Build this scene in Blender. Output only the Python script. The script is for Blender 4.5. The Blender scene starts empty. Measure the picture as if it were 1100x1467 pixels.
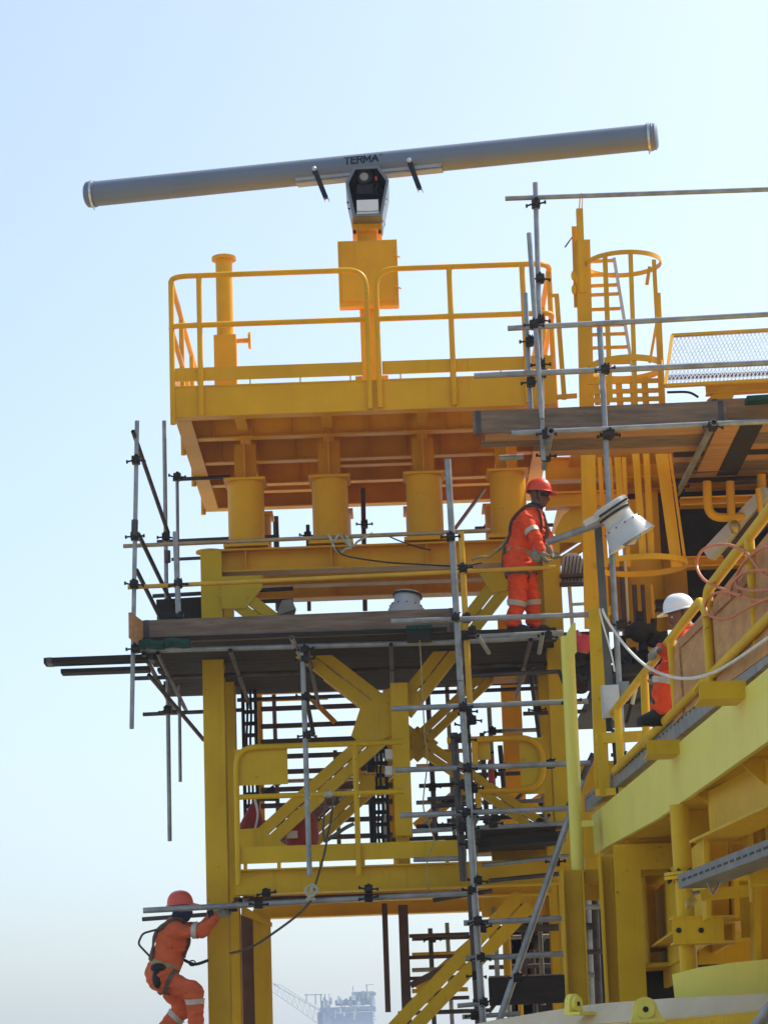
import bpy, bmesh, math, random
import numpy as np
from mathutils import Vector, Matrix
random.seed(7)
V = Vector
SC = bpy.context.scene
COL = SC.collection
# ------------------------------------------------------------------ camera
FPX, PW, PH = 3666.0, 1100.0, 1467.0
PITCH, ROLL = math.radians(13.29), math.radians(2.0)
_F = V((0, math.cos(PITCH), math.sin(PITCH)))
_U0 = V((0, -math.sin(PITCH), math.cos(PITCH)))
_R0 = V((1, 0, 0))
CR = _R0*math.cos(ROLL) - _U0*math.sin(ROLL)
CU = _R0*math.sin(ROLL) + _U0*math.cos(ROLL)
cd = bpy.data.cameras.new('camera')
cam = bpy.data.objects.new('camera', cd)
COL.objects.link(cam)
cam.matrix_world = Matrix((CR, CU, -_F)).transposed().to_4x4()
cd.sensor_fit = 'VERTICAL'
cd.sensor_height = 24.0
cd.lens = 24.0*FPX/PH
cd.clip_start, cd.clip_end = 0.5, 20000
SC.camera = cam

def ray(x, y):
    return _F + CR*((x-PW/2)/FPX) - CU*((y-PH/2)/FPX)
def at(x, y, Y):
    d = ray(x, y)
    return d*(Y/d.y)
def atz(x, y, Z):
    d = ray(x, y)
    return d*(Z/d.z)
def gx(x, y, Y): return at(x, y, Y).x
def gz(x, y, Y): return at(x, y, Y).z
# ------------------------------------------------------------------ materials
def mat(name, col, rough=.5, metal=0., var=.12, vscale=3., spots=0., spotcol=(.12,.06,.03), sscale=9.,
        bump=0., bscale=40., stretch=None, coat=0., streak=0., rvar=.1, spec=.3):
    m = bpy.data.materials.new(name)
    m.use_nodes = True
    nt = m.node_tree; N = nt.nodes; L = nt.links
    b = N['Principled BSDF']
    b.inputs['Roughness'].default_value = rough
    b.inputs['Metallic'].default_value = metal
    b.inputs['Coat Weight'].default_value = coat
    b.inputs['Specular IOR Level'].default_value = spec
    geo = N.new('ShaderNodeNewGeometry')
    src = geo.outputs['Position']
    if stretch:
        mp = N.new('ShaderNodeMapping'); mp.inputs['Scale'].default_value = stretch
        L.new(src, mp.inputs['Vector']); src = mp.outputs['Vector']
    def noise(scale, detail=5, rg=.6, s=None):
        n = N.new('ShaderNodeTexNoise'); n.inputs['Scale'].default_value = scale
        n.inputs['Detail'].default_value = detail; n.inputs['Roughness'].default_value = rg
        L.new(s or src, n.inputs['Vector']); return n.outputs['Fac']
    def ramp(fac, a, bb, ca=(0,0,0,1), cb=(1,1,1,1)):
        r = N.new('ShaderNodeValToRGB'); e = r.color_ramp.elements
        e[0].position, e[1].position = a, bb; e[0].color, e[1].color = ca, cb
        L.new(fac, r.inputs['Fac']); return r.outputs['Color']
    lo = tuple(c*(1-var) for c in col)+(1,)
    hi = tuple(min(1, c*(1+var)) for c in col)+(1,)
    c = ramp(noise(vscale), .3, .7, lo, hi)
    def mix(fac, c1, c2):
        x = N.new('ShaderNodeMix'); x.data_type = 'RGBA'
        L.new(fac, x.inputs['Factor']); L.new(c1, x.inputs['A'])
        if isinstance(c2, tuple): x.inputs['B'].default_value = c2+(1,)
        else: L.new(c2, x.inputs['B'])
        return x.outputs['Result']
    if streak > 0:
        mp2 = N.new('ShaderNodeMapping'); mp2.inputs['Scale'].default_value = (14, 14, .8)
        L.new(geo.outputs['Position'], mp2.inputs['Vector'])
        f = ramp(noise(1.0, 4, .6, mp2.outputs['Vector']), .58, .85, (0,0,0,1), (streak,)*3+(1,))
        c = mix(f, c, tuple(x*.55 for x in col))
    if spots > 0:
        f = ramp(noise(sscale, 6, .7), 1-spots-.03, 1-spots+.03)
        c = mix(f, c, spotcol)
    L.new(c, b.inputs['Base Color'])
    rr = N.new('ShaderNodeMapRange'); rr.inputs['To Min'].default_value = max(.05, rough-rvar); rr.inputs['To Max'].default_value = min(1, rough+rvar)
    L.new(noise(vscale*2.3), rr.inputs['Value']); L.new(rr.outputs['Result'], b.inputs['Roughness'])
    if bump > 0:
        bp = N.new('ShaderNodeBump'); bp.inputs['Strength'].default_value = bump; bp.inputs['Distance'].default_value = .01
        L.new(noise(bscale, 3), bp.inputs['Height']); L.new(bp.outputs['Normal'], b.inputs['Normal'])
    return m

YEL = mat('yellow_paint', (.73,.365,.007), .42, spec=.18, var=.13, vscale=1.1, spots=.31, spotcol=(.38,.19,.03), sscale=14, bump=.08, bscale=6, streak=.5)
YE2 = mat('yellow_paint_sky_cast', (.66,.415,.010), .45, spec=.2, var=.15, vscale=1.2, spots=.32, spotcol=(.30,.16,.035), sscale=12, bump=.08, bscale=6, streak=.6)  # same yellow paint, with the lower tower's bluish sky light mixed into its colour
LEM = mat('lemon_paint', (.79,.72,.14), .45, var=.07, vscale=1.2, spots=.25, spotcol=(.42,.34,.08), sscale=10, bump=.05, bscale=6, streak=.3)
GAL = mat('galvanised_tube', (.29,.30,.30), .45, .4, var=.28, vscale=6, spots=.30, spotcol=(.2,.16,.12), sscale=16, bump=.15)
OLD = mat('old_dark_tube', (.085,.072,.07), .55, .45, var=.35, vscale=5, spots=.33, spotcol=(.12,.06,.035), sscale=12, bump=.2)
RUS = mat('brown_primer', (.095,.055,.05), .6, 0, var=.25, vscale=4, spots=.3, spotcol=(.22,.09,.03), bump=.1)
CLP = mat('coupler_steel', (.03,.026,.024), .5, .5, var=.4, vscale=25, spots=.35, spotcol=(.11,.055,.03), sscale=30, bump=.3)
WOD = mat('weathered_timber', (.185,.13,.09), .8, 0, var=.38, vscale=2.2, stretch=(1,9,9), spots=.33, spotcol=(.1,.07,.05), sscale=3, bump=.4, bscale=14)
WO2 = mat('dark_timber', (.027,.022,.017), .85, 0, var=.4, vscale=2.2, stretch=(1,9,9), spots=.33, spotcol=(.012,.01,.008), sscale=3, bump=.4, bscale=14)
WO3 = mat('new_timber', (.42,.22,.09), .75, 0, var=.25, vscale=2.2, stretch=(1,9,9), spots=.3, spotcol=(.25,.12,.05), sscale=3, bump=.3, bscale=14)
PLY = mat('plywood', (.50,.27,.10), .75, 0, var=.2, vscale=2, stretch=(1,2,5), spots=.3, spotcol=(.4,.2,.07), bump=.1)
ALU = mat('aluminium', (.62,.63,.64), .3, .8, var=.1, vscale=6)
GRY = mat('antenna_grey', (.175,.205,.25), .42, .1, var=.05, vscale=1.5, rvar=.03)
HSG = mat('housing_grey', (.19,.20,.21), .4, .5, var=.1, vscale=6)
GR2 = mat('light_grey_paint', (.52,.53,.52), .4, 0, var=.08, vscale=5, spots=.25, spotcol=(.35,.33,.3))
WHT = mat('white_plastic', (.75,.76,.75), .35, 0, var=.05, vscale=6, spots=.22, spotcol=(.5,.48,.42))
BLK = mat('black_rubber', (.012,.012,.013), .5, 0, var=.3, vscale=12)
BL2 = mat('black_paint_and_shade', (.022,.018,.015), .7, 0, var=.4, vscale=4)  # real black parts, and shade painted as black in deep recesses
CRM = mat('cream_deck_paint', (.68,.58,.38), .55, 0, var=.1, vscale=2, spots=.3, spotcol=(.4,.33,.2), bump=.06)
RED = mat('red_cover', (.38,.04,.025), .6, 0, var=.25, vscale=6, bump=.3, bscale=12)
GRN = mat('green_net', (.008,.05,.03), .8, 0, var=.4, vscale=30, bump=.4)
STR = mat('webbing_strap', (.10,.085,.06), .8, 0, var=.3, vscale=20, bump=.3)
KHA = mat('khaki_webbing', (.33,.28,.13), .8, 0, var=.3, vscale=20, bump=.3)
ROP = mat('pale_rope', (.46,.45,.33), .8, 0, var=.3, vscale=30, bump=.3)
HOS = mat('orange_hose', (.55,.17,.06), .45, 0, var=.12, vscale=9)
CBL = mat('white_cable', (.72,.69,.60), .5, 0, var=.1, vscale=9)
ORG = mat('orange_coverall', (.80,.075,.012), .8, 0, var=.16, vscale=9, bump=.9, bscale=16, spots=.36, spotcol=(.42,.05,.02), sscale=6)
OR2 = mat('faded_orange_coverall', (.62,.115,.035), .8, 0, var=.16, vscale=9, bump=.9, bscale=16, spots=.36, spotcol=(.36,.075,.035), sscale=6)
RFL = mat('reflective_tape', (.50,.47,.40), .45, .15, var=.12, vscale=20)
HRD = mat('red_helmet', (.72,.06,.02), .3, 0, var=.06, vscale=8, coat=.4)
HR2 = mat('orange_helmet', (.72,.10,.05), .35, 0, var=.06, vscale=8, coat=.3)
HWH = mat('white_helmet', (.78,.79,.80), .3, 0, var=.04, vscale=8, coat=.4)
SKN = mat('brown_skin', (.16,.075,.045), .5, 0, var=.15, vscale=20)
NAV = mat('navy_cloth', (.02,.025,.06), .85, 0, var=.4, vscale=40, bump=.4)
GLV = mat('work_glove', (.26,.24,.19), .8, 0, var=.25, vscale=25, bump=.3)
BOO = mat('black_boot', (.018,.017,.016), .5, 0, var=.3, vscale=15)
GLS = mat('lamp_glass', (.25,.26,.22), .08, 0, var=.1, vscale=10, coat=.5)
GOL = mat('brass_shackle', (.45,.32,.10), .4, .7, var=.2, vscale=20)
FAR = mat('far_grey_steel', (.36,.34,.33), .6, 0, var=.3, vscale=.2)
FA2 = mat('far_blue_panel', (.22,.25,.28), .6, 0, var=.1, vscale=.1)
FAY = mat('far_yellow_crane', (.45,.35,.12), .6, 0, var=.1, vscale=.1)
SEA = mat('sea_water', (.10,.14,.15), .2, 0, var=.15, vscale=.02, bump=.3, bscale=.4)
CON = mat('quay_concrete', (.34,.29,.21), .85, 0, var=.15, vscale=.4, spots=.3, spotcol=(.2,.19,.17), sscale=1, bump=.2)

# ------------------------------------------------------------------ mesh builder
def perp(d, up):
    d = d.normalized(); up = V(up)
    s = d.cross(up)
    if s.length < 1e-4: s = d.cross(V((1,0,0)))
    if s.length < 1e-4: s = d.cross(V((0,1,0)))
    s.normalize(); u = s.cross(d).normalized()
    return d, s, u
class MB:
    def __init__(s): s.v = []; s.f = []
    def add(s, vs, fs):
        n = len(s.v); s.v += [V(p) for p in vs]; s.f += [tuple(i+n for i in f) for f in fs]; return s
    def hexa(s, p):   # 8 points: bottom ring 0-3, top ring 4-7
        return s.add(p, [(0,3,2,1),(4,5,6,7),(0,1,5,4),(1,2,6,5),(2,3,7,6),(3,0,4,7)])
    def box(s, x0, x1, y0, y1, z0, z1):
        return s.hexa([(x0,y0,z0),(x1,y0,z0),(x1,y1,z0),(x0,y1,z0),(x0,y0,z1),(x1,y0,z1),(x1,y1,z1),(x0,y1,z1)])
    def bar(s, a, b, w, h, up=(0,0,1), o=(0,0)):
        a, b = V(a), V(b); d, sd, u = perp(b-a, up)
        a = a+sd*o[0]+u*o[1]; b = b+sd*o[0]+u*o[1]
        W, H = sd*(w/2), u*(h/2)
        return s.hexa([a-W-H, a+W-H, b+W-H, b-W-H, a-W+H, a+W+H, b+W+H, b-W+H])
    def ibeam(s, a, b, w, h, tf=.016, tw=.012, up=(0,0,1)):
        s.bar(a, b, w, tf, up, (0, h/2-tf/2)); s.bar(a, b, w, tf, up, (0, -h/2+tf/2))
        return s.bar(a, b, tw, h-2*tf+.004, up)
    def tube(s, a, b, r, n=12, r2=None, hollow=False):
        a, b = V(a), V(b); d, sd, u = perp(b-a, (0,0,1)); r2 = r if r2 is None else r2
        vs = []; fs = []
        def ring(c, rr):
            k = len(vs)
            for i in range(n):
                t = 2*math.pi*i/n; vs.append(c+sd*(rr*math.cos(t))+u*(rr*math.sin(t)))
            return k
        def link(k, l):
            for i in range(n): j = (i+1) % n; fs.append((k+i, k+j, l+j, l+i))
        A = ring(a, r); B = ring(b, r2); link(A, B)
        if hollow:
            ai = ring(a, r*.84); bi = ring(b, r2*.84); e = min(.12, (b-a).length*.3)
            ad = ring(a+d*e, r*.84); bd = ring(b-d*e, r2*.84)
            link(ad, ai); link(ai, A); link(B, bi); link(bi, bd)
            fs.append(tuple(ad+i for i in range(n))[::-1]); fs.append(tuple(bd+i for i in range(n)))
        else:
            fs.append(tuple(A+i for i in range(n))[::-1]); fs.append(tuple(B+i for i in range(n)))
        return s.add(vs, fs)
    def path(s, pts, r, n=8, flat=1., closed=False, upv=None):
        pts = [V(p) for p in pts]; N = len(pts); vs = []; fs = []
        t0 = (pts[1]-pts[0]).normalized(); _, sd, u = perp(t0, upv or (0,0,1))
        for i, p in enumerate(pts):
            if closed: t = (pts[(i+1) % N]-pts[i-1]).normalized()
            elif i == 0: t = t0
            elif i == N-1: t = (pts[i]-pts[i-1]).normalized()
            else: t = (pts[i+1]-pts[i-1]).normalized()
            sd = sd-t*sd.dot(t)
            if sd.length < 1e-5: _, sd, u = perp(t, (0,0,1))
            sd.normalize(); u = sd.cross(t).normalized()
            k = r if not hasattr(r, '__len__') else r[i]
            for j in range(n):
                a = 2*math.pi*j/n; vs.append(p+sd*(k*math.cos(a))+u*(k*flat*math.sin(a)))
        for i in range(N if closed else N-1):
            for j in range(n):
                a0 = i*n; b0 = ((i+1) % N)*n; jj = (j+1) % n
                fs.append((a0+j, b0+j, b0+jj, a0+jj))
        if not closed:
            fs.append(tuple(range(n))); fs.append(tuple((N-1)*n+j for j in range(n))[::-1])
        return s.add(vs, fs)
    def lathe(s, prof, o, ax, n=24):
        o = V(o); d, sd, u = perp(V(ax), (0,0,1) if abs(V(ax).normalized().z) < .9 else (0,1,0)); vs = []; fs = []
        for r, h in prof:
            for j in range(n):
                a = 2*math.pi*j/n; vs.append(o+d*h+sd*(r*math.cos(a))+u*(r*math.sin(a)))
        for i in range(len(prof)-1):
            for j in range(n):
                jj = (j+1) % n; fs.append((i*n+j, i*n+jj, (i+1)*n+jj, (i+1)*n+j))
        fs.append(tuple(range(n))[::-1]); fs.append(tuple((len(prof)-1)*n+j for j in range(n)))
        return s.add(vs, fs)
    def prism(s, poly, vec):
        poly = [V(p) for p in poly]; n = len(poly); vec = V(vec)
        fs = [tuple(range(n))[::-1], tuple(n+i for i in range(n))]
        for i in range(n): j = (i+1) % n; fs.append((i, j, n+j, n+i))
        return s.add(poly+[p+vec for p in poly], fs)
    def ball(s, c, rx, ry=None, rz=None, n=14, m=9):
        c = V(c); ry = ry or rx; rz = rz or rx; vs = [c+V((0,0,-rz))]; fs = []
        for i in range(1, m):
            p = -math.pi/2+math.pi*i/m
            for j in range(n):
                a = 2*math.pi*j/n; vs.append(c+V((rx*math.cos(p)*math.cos(a), ry*math.cos(p)*math.sin(a), rz*math.sin(p))))
        vs.append(c+V((0,0,rz)))
        for j in range(n):
            fs.append((0, 1+(j+1) % n, 1+j)); fs.append((len(vs)-1, 1+(m-2)*n+j, 1+(m-2)*n+(j+1) % n))
        for i in range(m-2):
            for j in range(n):
                a = 1+i*n; b = a+n; jj = (j+1) % n; fs.append((a+j, a+jj, b+jj, b+j))
        return s.add(vs, fs)
def rnd(pts, R, k=6):   # round the corners of a polyline
    pts = [V(p) for p in pts]; out = [pts[0]]
    for i in range(1, len(pts)-1):
        p = pts[i]; a = (pts[i-1]-p); b = (pts[i+1]-p)
        r = min(R, a.length*.49, b.length*.49); A = p+a.normalized()*r; B = p+b.normalized()*r
        for j in range(k+1):
            t = j/k; out.append(A*(1-t)**2+p*2*t*(1-t)+B*t*t)
    return out+[pts[-1]]
def curve(pts, k=8):    # Catmull-Rom through the points
    pts = [V(p) for p in pts]; P = [pts[0]*2-pts[1]]+pts+[pts[-1]*2-pts[-2]]; out = []
    for i in range(1, len(P)-2):
        a, b, c, d = P[i-1:i+3]
        for j in range(k):
            t = j/k; out.append(.5*((2*b)+(c-a)*t+(2*a-5*b+4*c-d)*t*t+(3*b-a-3*c+d)*t**3))
    return out+[pts[-1]]
# ------------------------------------------------------------------ objects
def thing(name, label, cat, loc=(0,0,0), group=None):
    o = bpy.data.objects.new(name, None); COL.objects.link(o); o.empty_display_size = .2
    o.location = loc; o['label'] = label; o['category'] = cat
    if group: o['group'] = group
    return o
def wloc(p):
    l = V((0,0,0))
    while p is not None: l = l+p.location; p = p.parent
    return l
def link(name, mb, m, parent=None, smooth=True, ang=35):
    vs, fs = (mb.v, mb.f) if isinstance(mb, MB) else mb
    if parent is not None: org = wloc(parent); loc = V((0,0,0))
    else:
        a = np.array([tuple(v) for v in vs]); org = V(((a[:,0].min()+a[:,0].max())/2, (a[:,1].min()+a[:,1].max())/2, a[:,2].min())); loc = org
    me = bpy.data.meshes.new(name)
    me.from_pydata([tuple(V(v)-org) for v in vs], [], fs); me.validate()
    me.materials.append(m)
    if smooth:
        me.polygons.foreach_set('use_smooth', [True]*len(me.polygons)); me.set_sharp_from_angle(angle=math.radians(ang))
    me.update()
    o = bpy.data.objects.new(name, me); COL.objects.link(o); o.location = loc
    if parent is not None: o.parent = parent
    return o
def tag(o, label, cat, group=None, kind=None):
    if label: o['label'] = label
    if cat: o['category'] = cat
    if group: o['group'] = group
    if kind: o['kind'] = kind
    return o
def structure(o): o['kind'] = 'structure'; return o
# scaffold helpers: pixel + distance triples
TR = .0242
def stube(parent, name, a, b, m=None, r=TR):
    return link(name, MB().tube(at(*a), at(*b), r, 12, hollow=True), m or GAL, parent)
def coupler(parent, p, d1=(0,0,1), d2=(1,0,0), s=1.25):
    p = V(p); m = MB(); d1 = V(d1).normalized(); d2 = V(d2).normalized()
    n = d1.cross(d2); n = n.normalized() if n.length > .1 else V((0,-1,0))
    if n.y > 0: n = -n
    m.tube(p-d1*.034*s, p+d1*.034*s, .036*s, 10)
    q = p+n*.05
    m.tube(q-d2*.034*s, q+d2*.034*s, .036*s, 10)
    m.bar(p-n*.01, q+n*.02, .05, .055, d1)
    for sg in (-1, 1):
        c = q+d1*(.042*sg)
        m.tube(c-n*.02+d2*.02, c+n*.05+d2*.05*random.uniform(-.5,1), .008, 6)
        c2 = p+d2*(.03*sg)+n*.02
        e2 = c2+d2*(.07*sg)+d1*.025*random.uniform(-1,1)+n*.01
        m.tube(c2, e2, .010, 6)
        m.tube(e2-d2*.014*sg, e2+d2*.006*sg, .02, 6)
    m.tube(q+d1*.042-n*.0, q+d1*.042+n*.03, .015, 6)
    return link('coupler', m, CLP, parent)
def cpl(parent, *pix):
    for p in pix: coupler(parent, at(*p))
EXPO = 0.72; HAZE = 0.00045
YF = 28.0
# ================================================================== upper radar platform
PF, PB = 27.0, 31.5
zb = gz(250, 596, PF); zt = gz(250, 556, PF); xl = gx(251, 576, PF); xr = gx(797, 570, PF)
plat = thing('radar_platform', 'yellow steel platform carrying the long radar antenna, on four round legs', 'platform', (0, 29.2, gz(352, 783, 28.1)))
zdk = zt
m = MB()   # fascia beams all round
def channel(mb, a, b, h, out):
    a, b, out = V(a), V(b), V(out)
    mb.bar(a, b, .012, h, (0,0,1))
    mb.bar(a-out*.075+V((0,0,-h/2-.008)), b-out*.075+V((0,0,-h/2-.008)), .17, .016)
    mb.bar(a-out*.06+V((0,0,h/2+.008)), b-out*.06+V((0,0,h/2+.008)), .15, .016)
zm = (zb+zt)/2; hh = zt-zb
channel(m, (xl, PF, zm), (xr, PF, zm), hh, (0,-1,0))
link('front_beam', m, YEL, plat)
m = MB(); channel(m, (xl, PB, zm), (xr, PB, zm), hh, (0,1,0)); link('rear_beam', m, YEL, plat)
for xx, sg in ((xl, -1), (xr, 1)):
    m = MB(); channel(m, (xx, PF+.17, zm), (xx, PB-.17, zm), hh, (sg,0,0))
    for yy in (27.6, 28.7, 29.8, 30.9): m.bar((xx-sg*.07, yy, zb+.003), (xx-sg*.07, yy, zt-.003), .012, .12, (1,0,0))
    link('side_beam', m, YEL, plat)
XS = [gx(352, 700, 28.3), gx(472.5, 700, 28.3), gx(607.5, 700, 28.3), gx(727, 700, 28.3)]
ZG = zb+.01
for yy in (28.1, 29.2, 30.3):
    m = MB(); m.ibeam((xl+.09, yy, ZG+.17), (xr-.09, yy, ZG+.17), .13, .34, .018, .012)
    for xx in np.linspace(xl+.35, xr-.35, 9): m.box(xx-.005, xx+.005, yy-.09, yy-.008, ZG+.019, ZG+.321)
    link('cross_girder', m, YEL, plat)
for i, xx in enumerate(XS):
    m = MB()
    ys = [PF+.09, 28.0, 29.1, 30.2, PB-.09]; ye = [28.0, 29.1, 30.2]
    for a, b in ((PF+.09, 27.99), (28.21, 29.09), (29.31, 30.19), (30.41, PB-.09)):
        m.ibeam((xx, a, ZG+.2), (xx, b, ZG+.2), .12, .27, .014, .01)
    link('longitudinal_girder', m, YEL, plat)
for a, b in ((28.21, 29.09), (29.31, 30.19), (30.41, PB-.1)):   # short trimming beams between
    for k, (xa, xb) in enumerate(zip(XS[:-1], XS[1:])):
        if (k+int(a)) % 2 == 0 and a > 29:
            y0 = (a+b)/2; m = MB(); m.ibeam((xa+.08, y0, ZG+.16), (xb-.08, y0, ZG+.16), .13, .2, .012, .01); link('trimmer', m, YEL, plat)
link('deck_plate', MB().box(xl+.01, xr-.01, PF+.01, PB-.01, zt-.024, zt-.012), YEL, plat)
# toe plates
tz0, tz1 = gz(251, 547, PF), gz(251, 528, PF)
def toe(x0, x1, y, nm='toe_plate'):
    return link(nm, MB().box(x0, x1, y-.006, y+.006, tz0, tz1), YEL, plat)
toe(xl, gx(519, 518, PF), PF); toe(gx(547, 516, PF), xr-.02, PF)
toe(xl, xr, PB)
for xx in (xl, xr): link('toe_plate', MB().box(xx-.006, xx+.006, PF+.01, PB-.01, tz0, tz1), YEL, plat)
for xx in np.arange(xl+.3, xr, .55): link('toe_plate_lug', MB().box(xx-.03, xx-.015, PF-.004, PF+.004, zt+.012, tz0+.02), YEL, plat)
# legs: cruciform stub, cap, round leg, base plate
zcap = gz(350, 686, 28.1); zbase = gz(352, 781, 28.1)
for yy in (28.3, 30.0):
    for xx in XS:
        m = MB(); m.lathe([(.205, zbase+.02), (.205, zcap-.012)], (xx, yy, 0), (0,0,1), 32)
        lg = link('leg', m, YEL, plat)
        link('cap_plate', MB().box(xx-.235, xx+.235, yy-.23, yy+.23, zcap-.014, zcap+.014), YEL, lg)
        link('base_plate', MB().box(xx-.25, xx+.25, yy-.25, yy+.25, zbase-.018, zbase+.022), YEL, lg)
        m = MB(); m.box(xx-.125, xx+.125, yy+.05, yy+.066, zcap+.012, ZG+.003); m.box(xx-.008, xx+.008, yy-.14, yy+.052, zcap+.012, ZG+.003)
        m.box(xx-.125, xx+.125, yy-.15, yy-.138, zcap+.24, ZG+.003) if False else None
        link('stub_column', m, YEL, lg)
# ------------------------------------------------------------------ guard rails on the platform
ztop, zmid = gz(262, 397, PF), gz(262, 468, PF); RR = .031
def rail_path(th, nm, pts, R=.22): return link(nm, MB().path(rnd(pts, R), RR, 10), YEL, th)
def post(th, x, y, z0, z1): return link('post', MB().tube((x, y, z0), (x, y, z1), RR, 12), YEL, th)
xg, yg = xl-.035, PF-.035
gl = thing('guard_rail', 'yellow pipe guard rail around the left end of the radar platform', 'guard rail', (xl, PF, zb), 'guard rails of the radar platform')
xe = gx(527, 480, yg)
zpb = gz(527, 586, yg)
rail_path(gl, 'top_rail', [(xg, PB+.03, ztop), (xg, yg, ztop), (xg+.6, yg, ztop), (xe, yg, ztop), (xe, yg, zpb)])
rail_path(gl, 'middle_rail', [(xg, PB+.03, zmid), (xg, yg, zmid), (xe, yg, zmid)], .12)
post(gl, xg+.012, yg+.03, gz(248, 607, yg), ztop-.045); post(gl, gx(287, 500, yg), yg, gz(288, 596, yg), ztop)
for yy in (28.5, 30.0, PB): post(gl, xg, yy, zb-.05, ztop)
gr = thing('guard_rail', 'yellow pipe guard rail around the right end of the radar platform', 'guard rail', (xr, PF, zb), 'guard rails of the radar platform')
xe = gx(541, 480, yg); xgr = xr+.0
rail_path(gr, 'top_rail', [(xe, yg, zpb+.01), (xe, yg, ztop), (xgr, yg, ztop), (xgr, PB+.03, ztop)])
rail_path(gr, 'middle_rail', [(xe, yg, zmid), (xgr, yg, zmid), (xgr, PB+.03, zmid)], .12)
for px in (647, 752): post(gr, gx(px, 480, yg), yg, zpb+.01, ztop)
post(gr, xgr, yg+.25, zb, ztop-.02)
for yy in (28.5, 30.0, PB): post(gr, xgr, yy, zb, ztop)
# ------------------------------------------------------------------ vent pipe on the deck
vx, vy = gx(322.5, 450, 28.3), 28.3
t = thing('vent_pipe', 'short yellow flanged pipe stub standing at the left end of the radar platform', 'pipe', (vx, vy, zdk))
z1 = gz(322, 371, vy)
link('pipe', MB().lathe([(.098, zdk), (.098, z1-.015)], (vx, vy, 0), (0,0,1), 24), YEL, t)
link('top_flange', MB().lathe([(.142, z1-.018), (.142, z1+.018), (.03, z1+.02)], (vx, vy, 0), (0,0,1), 28), YEL, t)
z2 = gz(322, 484, vy)
link('base_box', MB().box(vx-.128, vx+.128, vy-.13, vy+.13, zdk+.002, z2), YEL, t)
zn = gz(348, 488, vy)
m = MB().tube((vx+.12, vy, zn), (gx(356, 488, vy), vy, zn), .028, 12); link('nozzle', m, YEL, t)
link('nozzle_flange', MB().tube((gx(356, 488, vy), vy, zn), (gx(359.5, 488, vy), vy, zn), .1, 20), YEL, t)
# ------------------------------------------------------------------ radar mast
MY = 28.5
mx = gx(527, 380, MY)
t = thing('radar_mast', 'yellow square mast with a flat equipment box under the radar antenna', 'mast', (mx, MY, zdk))
ztopm = gz(526, 316, MY)
link('post', MB().box(mx-.112, mx+.112, MY-.1, MY+.1, zdk, ztopm), YEL, t)
link('gusset', MB().box(mx-.19, mx-.114, MY-.008, MY+.008, zdk, zdk+.5).box(mx+.114, mx+.19, MY-.008, MY+.008, zdk, zdk+.5), YEL, t)
bz0, bz1 = gz(527, 440, MY-.2), gz(527, 346, MY-.2); bx0, bx1 = gx(485, 392, MY-.2), gx(570, 392, MY-.2)
b = link('equipment_box', MB().box(bx0, bx1, MY-.24, MY-.101, bz0, bz1), YEL, t)
link('box_door', MB().box(bx0+.04, bx1-.045, MY-.262, MY-.238, bz0+.06, bz1-.012), YEL, b)
m = MB()
for zz in (bz0+.2, bz1-.22): m.tube((bx1-.05, MY-.262, zz+.03), (bx1+.03, MY-.262, zz-.01), .009, 8)
for xx in (bx0+.2, bx1-.22): m.ball((xx, MY-.262, bz0+.055), .014)
link('latch', m, YEL, b)
hz0, hz1 = gz(525, 328, MY-.2), gz(525, 311, MY-.2)
m = MB(); m.box(gx(504, 320, MY-.2), gx(547, 320, MY-.2), MY-.2, MY+.25, hz1-.03, hz1); m.box(gx(504.5, 320, MY-.2), gx(546.5, 320, MY-.2), MY-.19, MY+.2, hz0, hz1-.032)
link('head_plate', m, YEL, t)
m = MB()
for xx in (508, 544):
    p = at(xx, 331, MY-.17); m.tube(p, p+V((0,0,.05)), .012, 6); m.tube(p+V((0,0,-.03)), p+V((0,0,.0)), .022, 6)
link('bolt', m, CLP, t)
# ------------------------------------------------------------------ radar antenna
AY = MY+.05
A0, A1 = at(134, 278, AY+.55), at(930, 196.5, AY-.55)
A0.z = A1.z = (A0.z+A1.z)/2
# keep the antenna level: pick the yaw that gives the photographed slope
def endp(px, py, sgn):
    return V(atz(px, py, AZ))
AZ = at(523, 239, AY).z
A0 = atz(134, 278, AZ); A1 = atz(930, 196.5, AZ)
mid = (A0+A1)/2
ax = (A1-A0).normalized(); AR = .152
cen = at(523, 239, AY)
ant = thing('radar_antenna', 'long grey tubular radar antenna with lettering, above the platform', 'radar antenna', (mx, MY, hz1))
link('antenna_tube', MB().tube(A0, A1, AR, 48), GRY, ant, ang=50)
for e, sg in ((A0, -1), (A1, 1)):
    m = MB().lathe([(AR+.002, -.03), (AR+.012, -.028), (AR+.012, .035), (AR+.004, .04), (AR+.004, .07), (AR-.03, .095), (.0, .1)], e, ax*sg, 40)
    c = link('end_cap', m, GRY, ant)
    link('clamp_band', MB().lathe([(AR+.012, -.015), (AR+.02, -.015), (AR+.02, .012), (AR+.012, .012)], e, ax*sg, 40).tube(e-V((0,0,AR+.03))-ax*sg*.01+V((0,-.04,0)), e-V((0,0,AR+.03))-ax*sg*.01+V((0,.04,0)), .012, 8), ALU, c)
up = V((0,0,1)); side = ax.cross(up).normalized()      # side points towards the camera
if side.y > 0: side = -side
S0 = cen-ax*.82; S1 = cen+ax*.93
link('support_channel', MB().bar(S0-up*(AR+.0)+side*.04, S1-up*(AR+.0)+side*.04, .14, .024).bar(S0-up*(AR-.035)+side*.125, S1-up*(AR-.035)+side*.125, .012, .045), mat('channel_grey', (.36,.37,.38), .45, .2), ant)
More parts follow.
